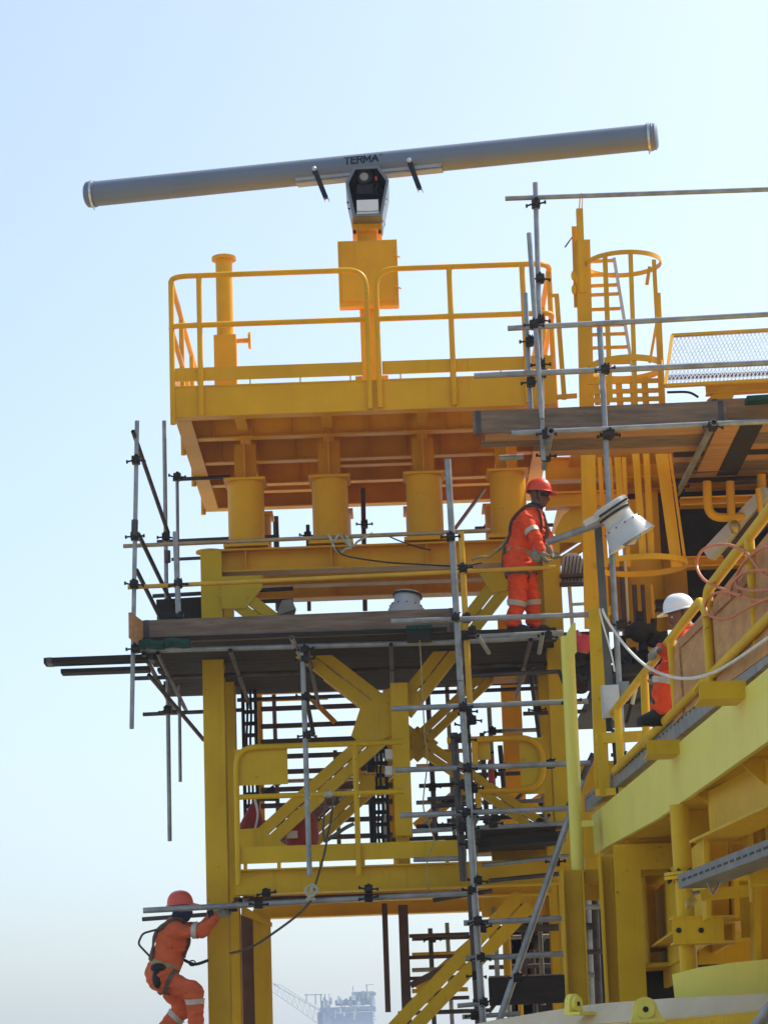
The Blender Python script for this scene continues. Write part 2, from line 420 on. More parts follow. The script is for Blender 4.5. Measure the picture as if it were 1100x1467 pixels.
# turning unit housing: an open fronted hexagonal shell
HF = -.46; HB = .25
def hx(pix, y): return [at(x, yy, MY+y) for x, yy in pix]
outp = [(505, 309.5), (495, 262), (506, 239), (542, 237), (557, 258), (547.5, 308.5)]
inp = [(509, 307), (499, 263), (509, 242.5), (540, 241), (553, 259), (544, 306)]
O = hx(outp, HF); I = hx(inp, HF); dv = V((0, HB-HF, 0)); n = len(O)
vs = O+I+[p+dv for p in O]+[p+V((0,.5,0)) for p in I]; fs = []
for i in range(n):
    j = (i+1) % n
    fs += [(i, j, n+j, n+i), (i, 2*n+i, 2*n+j, j), (n+i, n+j, 3*n+j, 3*n+i)]
fs += [tuple(2*n+i for i in range(n))]
hs = link('housing', (vs, fs), HSG, ant, smooth=False)
ctr = sum(O, V())/n
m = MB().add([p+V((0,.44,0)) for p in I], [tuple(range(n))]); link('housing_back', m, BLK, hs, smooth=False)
I2 = [p*.55+ctr*.45 for p in I]
# black faces inside the upper half
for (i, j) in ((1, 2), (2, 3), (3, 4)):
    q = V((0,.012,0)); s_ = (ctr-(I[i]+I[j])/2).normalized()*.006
    link('black_inner_face', MB().add([I[i]+q+s_, I[j]+q+s_, I[j]+V((0,.43,0))+s_, I[i]+V((0,.43,0))+s_], [(0,1,2,3)]), BLK, hs, smooth=False)
mo = at(521.5, 252.5, MY+HF+.06)
g = link('gear_motor', MB().lathe([(.07, .36), (.09, .3), (.095, .02), (.085, 0), (.06, -.012), (.058, .02), (.0, .02)], mo, (0,1,0), 28), BLK, ant)
link('motor_face', MB().lathe([(.052, .0), (.052, -.008), (.03, -.016), (0, -.016)], mo+V((0,.016,0)), (0,1,0), 24), FAR, g)
link('motor_mount', MB().box(mo.x-.09, mo.x+.1, MY+HF+.1, MY+HF+.42, mo.z-.2, mo.z-.085), BLK, ant)
c = at(526.5, 294, MY+HF+.02)
link('control_box', MB().box(c.x-.125, c.x+.125, c.y, c.y+.3, c.z-.068, c.z+.068).box(c.x-.13, c.x+.13, c.y+.01, c.y+.3, c.z-.1, c.z-.075), WHT, ant)
c = at(538.5, 255, MY+HF+.05)
link('red_tag', MB().bar(c+V((0,0,.02)), c+V((.004,0,-.028)), .028, .006, (0,1,0)), RED, ant)
link('lead', MB().path(curve([c+V((0,0,-.03)), c+V((.01,.01,-.09)), c+V((-.01,.0,-.15)), c+V((.02,.02,-.2))]), .008, 6), BLK, ant)
m = MB()
for i, (px, py) in enumerate(((498, 290), (500, 299), (553, 285), (551, 293))):
    p = at(px, py, MY+HF+.15); m.ball(p, .013)
link('housing_bolt', m, CLP, hs)
p0 = at(549, 316, MY-.2); link('shackle', MB().path([p0+V((.02*math.cos(a), 0, .03*math.sin(a)-.045)) for a in np.linspace(0, 6.28, 13)[:-1]], .006, 6, closed=True).path([p0+V((0,0,.04)), p0+V((0,0,-.02))], .006, 6), ALU, ant)
for (ax0, ay0), (ax1, ay1) in (((450.5, 243), (467, 284)), ((586, 231), (601, 271))):
    a = at(ax0, ay0, AY-.24); b = at(ax1, ay1, AY-.33)
    h = link('lifting_arm', MB().bar(a+(a-b)*.05, b, .055, .05, (0,1,0)).bar(a+V((0,.1,0)), a-V((0,.0,0)), .06, .05), BLK, ant)
    link('arm_pin', MB().tube(a+V((0,-.045,0)), a+V((0,.0,0)), .03, 12).ball(a+V((0,-.045,0)), .022), ALU, h)
    link('arm_tip', MB().bar(b+V((-.022,0,0)), b+(b-a)*.1+V((-.026,0,0)), .01, .04, (0,1,0)).bar(b+V((.022,0,0)), b+(b-a)*.1+V((.026,0,0)), .01, .04, (0,1,0)), ALU, h)
# lettering wrapped on the tube
GLY = {'T': [((0,1),(.74,1)), ((.37,1),(.37,0))], 'E': [((0,0),(0,1)), ((0,1),(.62,1)), ((0,.52),(.56,.52)), ((0,0),(.62,0))],
       'R': [((0,0),(0,1)), ((0,1),(.5,1)), ((.5,1),(.64,.88)), ((.64,.88),(.64,.64)), ((.64,.64),(.5,.5)), ((.5,.5),(0,.5)), ((.36,.5),(.68,0))],
       'M': [((0,0),(0,1)), ((0,1),(.42,.25)), ((.42,.25),(.84,1)), ((.84,1),(.84,0))], 'A': [((0,0),(.4,1)), ((.4,1),(.8,0)), ((.16,.33),(.64,.33))]}
ADV = {'T': .94, 'E': .84, 'R': .9, 'M': 1.08, 'A': .95}
cen0 = A0+ax*((cen-A0).dot(ax))
def lettering(txt, u0, v0, H, wd, name, parent):   # bold strokes wrapped on the round tube
    m = MB(); u = u0; k_ = 0
    for ch in txt:
        for (p, q) in GLY[ch]:
            p = np.array(p)*(H*.95, H)+(u, v0); q = np.array(q)*(H*.95, H)+(u, v0); d = (q-p)/np.linalg.norm(q-p); p = p-d*wd*.5; q = q+d*wd*.5; n_ = np.array((-d[1], d[0]))*wd/2
            vs = []; fs = []; N_ = 8; rr = AR+.0025+.0004*(k_ % 7); k_ += 1
            for i in range(N_+1):
                c_ = p+(q-p)*i/N_
                for e in (c_+n_, c_-n_):
                    a_ = e[1]/AR; vs.append(cen0+ax*e[0]+side*(rr*math.cos(a_))+up*(rr*math.sin(a_)))
            for i in range(N_): fs.append((2*i, 2*i+1, 2*i+3, 2*i+2))
            m.add(vs, fs)
        u += ADV[ch]*H
    link(name, m, BLK, parent, smooth=False); return u
u1 = lettering('TERMA', -.212, -.008, .088, .019, 'lettering', ant)
lettering('TM', u1+.0, .068, .022, .005, 'trade_mark_lettering', ant)

# ================================================================== support tower
tz = gz(300, 1700, YF)
GZ = -1.75
tw = thing('support_tower', 'yellow braced steel tower under the radar platform', 'tower', (0, 28.7, GZ))
YR = 29.5
xL = gx(304.5, 900, YF); xR = gx(794, 900, YF)
zbt, zbb = gz(316, 786, YF), gz(318, 819, YF)
# upper beams (front and rear) carrying the legs
for yy in (28.15, 29.75):
    m = MB(); m.ibeam((xL-.02 if yy < 29 else xL+.1, yy, (zbt+zbb)/2), (xR+.1, yy, (zbt+zbb)/2), .26, zbt-zbb, .02, .014)
    for xx in XS: m.box(xx-.006, xx+.006, yy-.12, yy-.01, zbb+.021, zbt-.021)
    link('upper_beam', m, YEL, tw)
m = MB(); m.ibeam((xL+.2, 28.95, zbb+.15), (xR-.2, 28.95, zbb+.15), .2, .3); link('upper_beam', m, YEL, tw)
# columns
def hcol(x, y, w, d, z0, z1, nm='column', m_=None):
    m = MB(); m.box(x-w/2, x+w/2, y, y+.018, z0, z1); m.box(x-w/2, x+w/2, y+d-.018, y+d, z0, z1); m.box(x-.007, x+.007, y+.017, y+d-.017, z0, z1)
    return link(nm, m, m_ or YE2, tw)
hcol(xL, YF-.02, .236, .3, GZ, zbt-.02)
hcol(xR, YF-.02, .2, .3, GZ, zbt)
hcol(xL+.02, YR, .236, .28, GZ, zbb)
hcol(xR-.02, YR, .2, .28, GZ, zbb)
link('column_cap', MB().lathe([(.16, 0), (.16, .02)], (xL-.02, YF+.13, zbt-.018), (0,0,1), 20), YEL, tw)
# braces: two flats with a slot between, joined by battens
def brace(a, b, w=.12, gap=.018, th=.09, nm='brace', m_=None, slots=True):
    a, b = V(a), V(b); m = MB(); u = V((0,-1,0)).cross((b-a)).normalized()
    o = (w+gap)/2
    m.bar(a+u*o, b+u*o, th, w, u); m.bar(a-u*o, b-u*o, th, w, u)
    L = (b-a).length; d = (b-a).normalized(); n = max(2, int(L/.45))
    for i in range(n+1):
        c = a+d*(L*i/n); m.bar(c-d*.05, c+d*.05, th*.5, gap+.004, u)
    return link(nm, m, m_ or YE2, tw)
def pl(pix, Y, t=.016, nm='gusset_plate', m_=None):
    return link(nm, MB().prism([at(x, y, Y) for x, y in pix], (0, t, 0)), m_ or YE2, tw)
C = at(565, 1032, 28.0)
brace(at(322, 842, 28.0), at(556, 1022, 28.0))
brace(at(374, 1206, 28.02), at(553, 1044, 28.02))
brace(at(722, 832, 28.0), at(576, 1018, 28.0))
pl([(503, 1054), (516, 1014), (560, 984), (592, 984), (604, 1002), (560, 1054), (524, 1070)], 27.93)
pl([(316, 826), (376, 824), (376, 842), (352, 872), (318, 872)], 27.94)
pl([(344, 1214), (344, 1188), (372, 1186), (412, 1212)], 27.97)
pl([(686, 820), (728, 818), (726, 846), (704, 850)], 27.94)
# rear X bracing
RC = at(598, 1064, YR)
for p in ((452, 950), (745, 925), (790, 1196), (440, 1210)): brace(at(*p, YR+.1), RC+(at(*p, YR+.1)-RC).normalized()*.1, .09, .018)
pl([(570, 1064), (598, 1040), (628, 1064), (598, 1092)], YR)
# middle post
zA, zB = gz(572, 978, 27.75), gz(578, 1197, 27.75)
hcol(gx(575, 1090, 27.75), 27.75, .19, .24, zB, zA, 'middle_post')
hcol(gx(577, 1210, 27.95), 27.95, .15, .2, gz(578, 1250, 27.95), zB+.002, 'middle_post')
# lower landing: fascia, toe plate, rear beams
LF = 27.6; LB = 31.0
lx0, lx1 = gx(337, 1260, LF), gx(800, 1250, LF)
lz1, lz0 = gz(340, 1247, LF), gz(340, 1283, LF)
for yy in (LF, 28.9, LB):
    m = MB(); m.ibeam((lx0, yy, (lz0+lz1)/2), (lx1, yy, (lz0+lz1)/2), .2, lz1-lz0, .016, .012); link('landing_beam', m, YE2, tw)
link('landing_plate', MB().box(lx0, lx1, LF+.05, LB, lz1+.002, lz1+.012), YE2, tw)
lt0, lt1 = gz(345, 1238, LF-.08), gz(345, 1214, LF-.08)
link('toe_plate', MB().box(gx(343, 1225, LF), gx(668, 1225, LF), LF-.09, LF-.078, lt0, lt1), YE2, tw)
for px in (352, 400, 460, 520, 566, 640): x_ = gx(px, 1225, LF); link('toe_plate_lug', MB().box(x_-.02, x_+.02, LF-.076, LF-.07, lz1, lt0+.05), YE2, tw)
# legs and diagonal below the landing
hcol(gx(339, 1380, 29.8), 29.8, .1, .2, GZ, lz0)
hcol(gx(356, 1380, 30.2), 30.2, .15, .2, GZ, lz0, m_=RUS)
hcol(gx(376, 1390, 29.6), 29.6, .19, .25, GZ, lz0)
link('gusset_plate', MB().prism([at(346, 1311, 29.55), at(346, 1296, 29.55), at(390, 1322, 29.55), at(390, 1328, 29.55)], (0,.02,0)), YE2, tw)
brace(at(752, 1290, 28.2), at(480, 1576, 28.2), .14, .02)
hcol(gx(580, 1380, 29.6), 29.6, .11, .16, GZ, lz0, 'rear_post', RUS)
link('hanging_channel', MB().box(gx(549.5, 1380, 29.3), gx(557.5, 1380, 29.3), 29.3, 29.36, gz(554, 1450, 29.3), lz0), RUS, tw)
m_ = MB().bar(at(588, 1412, 29.5), at(672, 1368, 29.5), .07, .07); link('rear_brace', m_, RUS, tw)
m_ = MB().bar(at(600, 1440, 29.6), at(668, 1400, 29.6), .07, .05); link('rear_brace', m_, RUS, tw)
for y in (1341, 1372, 1402, 1432): link('ladder_rung', MB().tube(at(586, y, 29.65), at(672, y-3, 29.65), .022, 8), RUS, tw)
# right rear column group seen through the bracing
hcol(gx(735, 1060, 31.2), 31.2, .24, .2, GZ, gz(735, 880, 31.2), 'rear_column', YEL)
link('rear_beam', MB().box(gx(690, 1300, 29.6), xR, 29.6, 29.75, gz(730, 1312, 29.6), gz(730, 1240, 29.6)), YE2, tw)
link('side_plate', MB().box(gx(706, 1270, 30), gx(790, 1270, 30), 30., 30.02, gz(730, 1290, 30), gz(730, 1200, 30)), YE2, tw)

# ------------------------------------------------------------------ brown slatted stair screen behind the bracing
sc = thing('slatted_screen', 'brown horizontal slats of a screen behind the cross bracing of the tower', 'screen', tuple(at(465, 1215, 30.6)))
for i, y in enumerate((990, 1014, 1039, 1061, 1083, 1105, 1130, 1153, 1177, 1201)):
    a, b = at(374, y+2, 30.6), at(562, y-5, 30.6)
    link('slat', MB().bar(a, b, .05, .055), YEL if i == 0 else RUS, sc)
for px in (372, 558):
    x_ = gx(px, 1100, 30.66); link('screen_post', MB().box(x_-.05, x_+.05, 30.64, 30.72, gz(px, 1215, 30.66), gz(px, 975, 30.66)), YEL, sc)
for q in ((430, 985, 480, 1035), (500, 1090, 545, 1140)): link('screen_stay', MB().bar(at(q[0], q[1], 30.55), at(q[2], q[3], 30.55), .05, .06), YEL, sc)
# cable ladders hanging in the tower
for k, (x0, x1, y0, y1, Y, lab) in enumerate(((350, 368, 985, 1215, 30.1, 'dark perforated cable ladder hanging inside the left tower column'), (534, 553, 1065, 1208, 29.2, 'dark cable ladder hanging left of the middle post of the tower'))):
    t = thing('cable_ladder', lab, 'cable ladder', tuple(at(x0, y1, Y)))
    for px in (x0, x1): x_ = gx(px, 1100, Y); link('side_rail', MB().box(x_-.02, x_+.02, Y, Y+.06, gz(px, y1, Y), gz(px, y0, Y)), CLP, t)
    m = MB(); xa, xb = gx(x0, 1100, Y), gx(x1, 1100, Y)
    for z_ in np.arange(gz(x0, y1, Y)+.05, gz(x0, y0, Y), .14): m.box(xa+.02, xb-.02, Y+.01, Y+.04, z_, z_+.045)
    for q in (.3, .6): m.path(curve([V((xa+(xb-xa)*q+.01*math.sin(i*2.1), Y-.01, gz(x0, y0, Y)+(gz(x0, y1, Y)-gz(x0, y0, Y))*i/6)) for i in range(7)], 4), .016, 6)
    link('rungs_and_cables', m, BLK, t)
# ------------------------------------------------------------------ lower landing hand rails
def handrail(name, label, group):
    return thing(name, label, 'hand rail', tuple(at(400, 1280, LF)), group)
Yh = LF-.12
h1 = handrail('hand_rail', 'yellow hand rail with a blank square plate on the lower landing of the tower', 'hand rails on the lower landing')
zt_, zm_, zl_ = gz(345, 1071, Yh), gz(345, 1142, Yh), gz(341, 1268, Yh)
xa = gx(339.5, 1150, Yh); xb = gx(576, 1060, Yh); xp = gx(511, 1150, Yh)
link('top_rail', MB().path(rnd([(xa, Yh, zl_), (xa, Yh, zt_), (xb, Yh, zt_)], .22), .031, 10), YE2, h1)
link('middle_rail', MB().tube((xa, Yh, zm_), (xb, Yh, zm_), .029, 10), YE2, h1)
link('post', MB().tube((xp, Yh, zl_+.05), (xp, Yh, zt_), .031, 10), YE2, h1)
link('notice_plate', MB().box(gx(336, 1100, Yh), gx(412, 1100, Yh), Yh+.034, Yh+.042, gz(372, 1124, Yh), gz(372, 1072, Yh)), YE2, h1)
h2 = handrail('hand_rail', 'yellow looped hand rail end with a plate behind, right of the scaffold poles', 'hand rails on the lower landing')
xa, xb = gx(678, 1060, Yh), gx(776, 1060, Yh); z1_, z2_ = gz(720, 1058, Yh), gz(720, 1133, Yh)
link('top_rail', MB().path(rnd([(gx(640, 1060, Yh), Yh, z1_), (xb, Yh, z1_), (xb, Yh, z2_), (xa+.05, Yh, z2_)], .26), .034, 10), YEL, h2)
for px, a, b in ((681, 1060, 1096), (683, 1135, 1160)): x_ = gx(px, 1100, Yh); link('post', MB().tube((x_, Yh, gz(px, b, Yh)), (x_, Yh, gz(px, a, Yh)), .034, 10), YEL, h2)
link('notice_plate', MB().box(gx(745, 1100, Yh), gx(779, 1100, Yh), Yh+.036, Yh+.044, gz(760, 1137, Yh), gz(760, 1056, Yh)), YE2, h2)
link('notice_plate', MB().box(gx(684, 1070, Yh), gx(702, 1070, Yh), Yh+.036, Yh+.044, gz(690, 1088, Yh), gz(690, 1060, Yh)), YE2, h2)
# ================================================================== scaffold round the tower (left and middle)
YS = 26.9
sA = thing('scaffold', 'galvanised tube scaffold around the tower legs, its left corner standing free against the sky', 'scaffold', tuple(at(240, 1204, 28.5)))
# left corner standards, braces, ledgers
stube(sA, 'standard', (196.7, 603, 26.75), (189, 1044, 26.75))
stube(sA, 'standard', (235.5, 603, 28.6), (243.5, 1205, 28.6))
stube(sA, 'standard', (254, 682, 29.6), (258.6, 1120, 29.6), r=.02)
stube(sA, 'standard', (251.5, 762, 26.85), (257.5, 918, 26.85), r=.03)
stube(sA, 'brace', (191, 618, 26.65), (241, 763, 28.5), OLD)
stube(sA, 'brace', (198.6, 765, 26.85), (248, 868, 28.4), OLD)
stube(sA, 'brace', (196, 817, 26.9), (240, 905, 28.5), OLD)
stube(sA, 'ledger', (177, 782.5, 27.7), (702, 760, 27.7), mat('pale_painted_tube', (.42,.30,.16), .5, .2, var=.3, vscale=3, spots=.35, spotcol=(.35,.34,.32), sscale=8))
YT = mat('yellow_painted_tube', (.62,.36,.03), .45, 0, var=.15, vscale=3, spots=.35, spotcol=(.30,.2,.1), sscale=9)
stube(sA, 'ledger', (183.6, 841.5, YS), (796, 812.5, YS), YT)
stube(sA, 'ledger', (246, 801.5, 28.7), (420, 793, 28.7), OLD, r=.02)
stube(sA, 'ledger', (219, 854, 28.7), (420, 843, 28.7), OLD)
stube(sA, 'ledger', (262, 866, 28.7), (420, 860, 28.7), OLD)
stube(sA, 'ledger', (248, 687, 29.7), (330, 683, 29.7), OLD)
stube(sA, 'ledger', (225, 776, 28.7), (400, 768, 28.7), OLD, r=.02)
stube(sA, 'sleeve', (193.5, 745, 26.68), (193, 767, 26.68), OLD, r=.036)
stube(sA, 'sleeve', (240, 789, 28.5), (240.5, 806, 28.5), OLD, r=.036)
# under the deck
stube(sA, 'ledger', (200, 932, 26.86), (652, 920, 26.86), r=.03)
stube(sA, 'ledger', (640, 921, 26.86), (800, 912, 26.86), r=.026)
stube(sA, 'ledger', (193, 972, 28.2), (800, 950, 28.2), OLD)
stube(sA, 'ledger', (205, 1023.5, 30.2), (350, 1017, 30.2), OLD)
stube(sA, 'ledger', (340, 1003, 30.1), (800, 985, 30.1), OLD)
for px in (206, 226, 330, 440, 560, 665, 760): stube(sA, 'transom', (px, 936-(px-206)*.035, 26.75), (px+(580-px)*.115, 1018-(px-206)*.035, 30.5), OLD)
stube(sA, 'brace', (213.6, 967, 28.0), (292, 1060, 29.6), OLD)
stube(sA, 'ledger', (660, 969, 27.2), (800, 962, 27.2), OLD)
stube(sA, 'standard', (755, 930, 29.0), (772, 1056, 29.0), OLD)
stube(sA, 'ledger', (749, 1022.5, 28.7), (840, 1019, 28.7), OLD)
# hanging tubes in the middle
stube(sA, 'standard', (433, 925, 26.75), (443.7, 1255, 26.75), r=.028)
stube(sA, 'standard', (437, 990, 26.95), (449, 1052, 27.4), OLD)
stube(sA, 'transom', (418, 914, 26.4), (430, 940, 27.2))
stube(sA, 'standard', (395, 740, 30.6), (399, 875, 30.6), OLD, r=.035)
stube(sA, 'standard', (520, 700, 30.8), (523, 875, 30.8), RUS, r=.03)
stube(sA, 'standard', (441, 752, 30.2), (443, 875, 30.2), OLD)
stube(sA, 'ledger', (680, 757, 30.6), (792, 752, 30.6), OLD)
stube(sA, 'brace', (652, 757, 30.4), (694, 700, 30.6)); stube(sA, 'brace', (690, 762, 30.4), (708, 735, 30.4), OLD)
cpl(sA, (195.5, 660, 26.75), (194, 769, 26.75), (238.5, 770, 28.6), (193, 838, 26.75), (254.5, 684, 29.6), (256, 837, 26.9), (240.5, 865, 28.6), (258, 885, 26.9), (241, 1018, 28.6), (195, 930, 26.75), (240, 905, 28.6),
    (436, 932, 26.8), (440, 1054, 26.8), (441, 768, 30.2), (522, 752, 30.8), (437, 945, 26.8), (761, 952, 29.0), (769, 1018, 28.9), (438, 1000, 26.8))
# long tube the left worker is fixing, with its short companions
stube(sA, 'ledger', (205.5, 1304.5, 27.3), (678, 1278.5, 27.3), r=.031)
stube(sA, 'ledger', (204, 1317, 28.6), (300, 1310, 28.6), OLD)
stube(sA, 'transom', (345, 1290, 27.3), (362, 1283, 28.3), OLD); stube(sA, 'transom', (528, 1277, 27.0), (529, 1276, 29.0), OLD, r=.032)
cpl(sA, (371, 1296, 27.3), (382, 1280, 27.5), (528, 1287, 27.2), (335, 1300, 27.4), (528, 1274, 27.1))
stube(sA, 'ledger', (335, 1289, 27.9), (676, 1279.5, 27.9), OLD)

# ---- deck boards, seen from below
zd = gz(205, 922, 26.86)
xa, xb = gx(203, 925, 26.86), gx(803, 905, 26.86)
k = 0
y0 = 26.72
while y0 < 30.35:
    e0, e1 = random.uniform(-.05, .06), random.uniform(-.06, .05)
    if y0 < 26.9: e1 -= 1.25
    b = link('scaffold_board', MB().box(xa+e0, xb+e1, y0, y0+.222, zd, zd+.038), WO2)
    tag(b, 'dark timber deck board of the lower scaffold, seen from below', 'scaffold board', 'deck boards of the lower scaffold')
    y0 += .232; k += 1
def board(label, a, b, w, h, m=WOD, up=(0,0,1), nm='scaffold_board'):
    o = link(nm, MB().bar(at(*a), at(*b), w, h, up), m)
    A, B = at(*a), at(*b); d = (B-A).normalized()
    if (B-A).length > 1: 
        for p, q in ((A+d*.03, A+d*.085), (B-d*.085, B-d*.03)): link('end_band', MB().bar(p, q, w+.006, h+.006, up), OLD, o)
    return tag(o, label, 'scaffold board')
board('long weathered toe board on edge along the front of the lower scaffold deck', (203, 906, 26.78), (655, 888, 26.78), .038, .25)
board('short pale end board on edge at the left corner of the lower scaffold', (203.5, 908, 26.75), (186.5, 895.5, 26.25), .03, .27, WO3)
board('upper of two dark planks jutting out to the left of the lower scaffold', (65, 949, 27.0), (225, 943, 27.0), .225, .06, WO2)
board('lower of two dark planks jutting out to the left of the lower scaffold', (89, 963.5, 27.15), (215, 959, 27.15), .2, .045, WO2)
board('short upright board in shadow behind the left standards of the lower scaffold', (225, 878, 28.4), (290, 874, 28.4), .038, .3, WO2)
for (x0, x1, y, lab) in ((201, 236, 927, 'dark green net scrap at the far left corner of the lower scaffold deck'), (238, 272, 925, 'bluish green net scrap right beside the first one on the lower scaffold edge')):
    a, b = at(x0, y-2, 26.55), at(x1, y-3, 26.55)
    tag(link('debris_net', MB().bar(a, b, .25, .1)if False else MB().path([a+V((0,0,.01)), a.lerp(b,.3)+V((0,-.02,.02)), a.lerp(b,.7)+V((0,.01,.0)), b], .055, 8, .9), GRN), lab, 'net')
board('orange brown timber board under the right end of the lower scaffold', (706, 972, 29.3), (752, 970, 29.3), .6, .03, WO3)

# ================================================================== scaffold tower right of the middle
sB = thing('scaffold', 'bundle of upright scaffold tubes with short rails, right of the middle post of the tower', 'scaffold', tuple(at(690, 1467, 26.4)))
YB = 26.4
stube(sB, 'standard', (641, 658, 26.2), (659, 975, 26.2), r=.034)
stube(sB, 'standard', (657, 940, 26.3), (679, 1250, 26.3), r=.033); stube(sB, 'standard', (672, 1165, 26.25), (714, 1800, 26.25), r=.035)
stube(sB, 'standard', (660, 762, 26.6), (673, 1010, 26.6), YT, r=.032)
stube(sB, 'standard', (650, 1050, 26.7), (664, 1262, 26.7), OLD, r=.04)
stube(sB, 'standard', (668, 1000, 26.9), (682, 1270, 26.9), OLD)
stube(sB, 'standard', (672, 1278, 27.0), (704, 1800, 27.0), OLD)
stube(sB, 'ledger', (560.5, 1015.5, YB), (842, 1004.5, YB), r=.029)
stube(sB, 'ledger', (565.5, 1103.5, YB), (845, 1093, YB), r=.029)
stube(sB, 'ledger', (572.5, 1168.5, YB), (818, 1158, YB), r=.029)
stube(sB, 'ledger', (590, 1191, 26.9), (815, 1179, 26.9), r=.025)
stube(sB, 'ledger', (560, 890.5, 26.15), (844, 880.5, 26.15), r=.029)
stube(sB, 'ledger', (683, 912, 26.6), (806, 906, 26.6), r=.026)
stube(sB, 'ledger', (592, 1231.5, 26.9), (668, 1230, 26.9), r=.027)
stube(sB, 'ledger', (664, 1322.5, YB), (812, 1315.5, YB), r=.029)
stube(sB, 'ledger', (667, 1373.5, YB), (812, 1366, YB), r=.029)
stube(sB, 'ledger', (620, 1290, 27.5), (705, 1276, 27.5), OLD)
stube(sB, 'ledger', (612, 1145, 27.3), (668, 1142, 27.3), OLD); stube(sB, 'ledger', (617, 1155, 27.8), (668, 1152, 27.8), OLD)
stube(sB, 'ledger', (640, 1176, 27.0), (704, 1171, 27.0), OLD)
stube(sB, 'ledger', (655, 1441, 26.8), (700, 1437, 26.8)); stube(sB, 'ledger', (662, 1457, 26.6), (745, 1452, 26.6))
stube(sB, 'transom', (684, 911, 25.9), (700, 935, 27.2)); stube(sB, 'transom', (777, 908, 25.9), (772, 935, 27.0))
stube(sB, 'transom', (684, 1171, 26.2), (677, 1184, 27.4)); stube(sB, 'transom', (786, 1168, 26.2), (778, 1181, 27.4))
stube(sB, 'brace', (833, 1118, 25.9), (676, 1576, 25.9), r=.036)
stube(sB, 'brace', (812, 1160, 27.3), (850, 1080, 27.3), OLD, r=.035)
stube(sB, 'ledger', (700, 1262, 27.2), (800, 1252, 27.2), OLD); stube(sB, 'ledger', (690, 1240, 27.2), (815, 1226, 27.2))
stube(sB, 'standard', (622, 1195, 28.0), (622, 1160, 28.0), OLD)
random.seed(3)
cpl(sB, (645, 770, 26.2), (663, 815, 26.6), (652, 886, 26.2), (668, 886, 26.5), (666, 912, 26.6), (663, 1014, 26.3), (670, 1020, 26.5), (665, 1040, 26.5), (660, 1058, 26.6), (676, 1032, 26.7), (669, 1101, 26.3), (678, 1130, 26.6), (662, 1125, 26.5), (668, 1166, 26.3), (676, 1160, 26.5), (662, 1185, 26.4), (672, 1190, 26.6), (684, 1262, 26.3), (676, 1276, 26.3), (684, 1320, 26.2), (690, 1330, 26.4), (688, 1372, 26.3), (682, 1398, 26.5), (692, 1436, 26.3), (680, 1455, 26.5),
    (795, 1235, 26.0), (741, 1401, 25.9), (788, 1095, 26.5), (818, 1004, 26.4), (784, 912, 26.3), (676, 905, 26.3), (773, 1180, 27.0), (706, 1180, 26.8), (668, 1060, 26.4), (672, 1210, 26.5))
board('dark plank on edge at the foot of the scaffold tower, low right of the tower', (700, 1421, 27.4), (815, 1416, 27.4), .038, .29, WO2)
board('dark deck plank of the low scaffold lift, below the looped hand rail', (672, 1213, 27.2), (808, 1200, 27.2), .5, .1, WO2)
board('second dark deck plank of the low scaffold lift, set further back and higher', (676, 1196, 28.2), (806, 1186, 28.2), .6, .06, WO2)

# ================================================================== upper right scaffold
sC = thing('scaffold', 'tall upper right scaffold of grey tubes in front of the caged ladder', 'scaffold', tuple(at(885, 980, 25)))
YC = 25.0
P1 = [(766, 262), (777, 650)]; 
stube(sC, 'standard', (766.5, 262, YC), (778, 660, YC), r=.027)
stube(sC, 'standard', (757.5, 334, YC-.12), (776, 600, YC-.12), r=.026)
stube(sC, 'standard', (752, 420, YC+.1), (760, 586, YC+.1), r=.026)
stube(sC, 'standard', (858.5, 469, YC-.1), (892, 1085, YC-.1), r=.03)
stube(sC, 'ledger', (723.5, 284.5, YC), (1180, 268.5, YC), r=.026)
stube(sC, 'ledger', (727, 470.5, YC-.1), (1180, 446, YC-.1), r=.029)
stube(sC, 'ledger', (679, 538.5, YC-.1), (1180, 516, YC-.1), r=.031)
stube(sC, 'ledger', (954, 541, YC+1.2), (1180, 531, YC+1.2), r=.028)
stube(sC, 'ledger', (732.5, 621, YC-.15), (1180, 600, YC-.15), r=.029)
stube(sC, 'transom', (715, 656, YC+.6), (749.5, 654.5, YC+.6), r=.03)
stube(sC, 'transom', (1022, 605, YC-.3), (971, 706, YC+2.2), r=.034)
stube(sC, 'transom', (789, 617, YC-.35), (779, 670, YC+.75), r=.034)
stube(sC, 'ledger', (985, 660, YC+1.5), (1180, 650, YC+1.5), OLD); stube(sC, 'ledger', (1040, 690, YC+2.0), (1180, 683, YC+2.0), OLD, r=.04); stube(sC, 'ledger', (985, 674, YC+1.7), (1060, 669, YC+1.7), OLD, r=.04)
cpl(sC, (767, 293, YC), (773, 460, YC), (758, 490, YC+.05), (774, 523, YC), (760, 548, YC), (773, 400, YC), (866, 530, YC-.1), (869, 625, YC-.1), (782, 622, YC-.2), (776, 535, YC), (764, 466, YC-.1), (888, 897, YC-.1), (890, 1085, YC-.1), (782, 655, YC+.4), (873, 622, YC-.1), (1020, 611, YC-.2), (973, 700, YC+2.1))
m = MB()
tag(link('debris_net', MB().bar(at(1068, 574, YC-.1), at(1180, 567, YC-.1), .2, .05), GRN), 'green net scrap along the edge of the upper right scaffold deck', 'net')
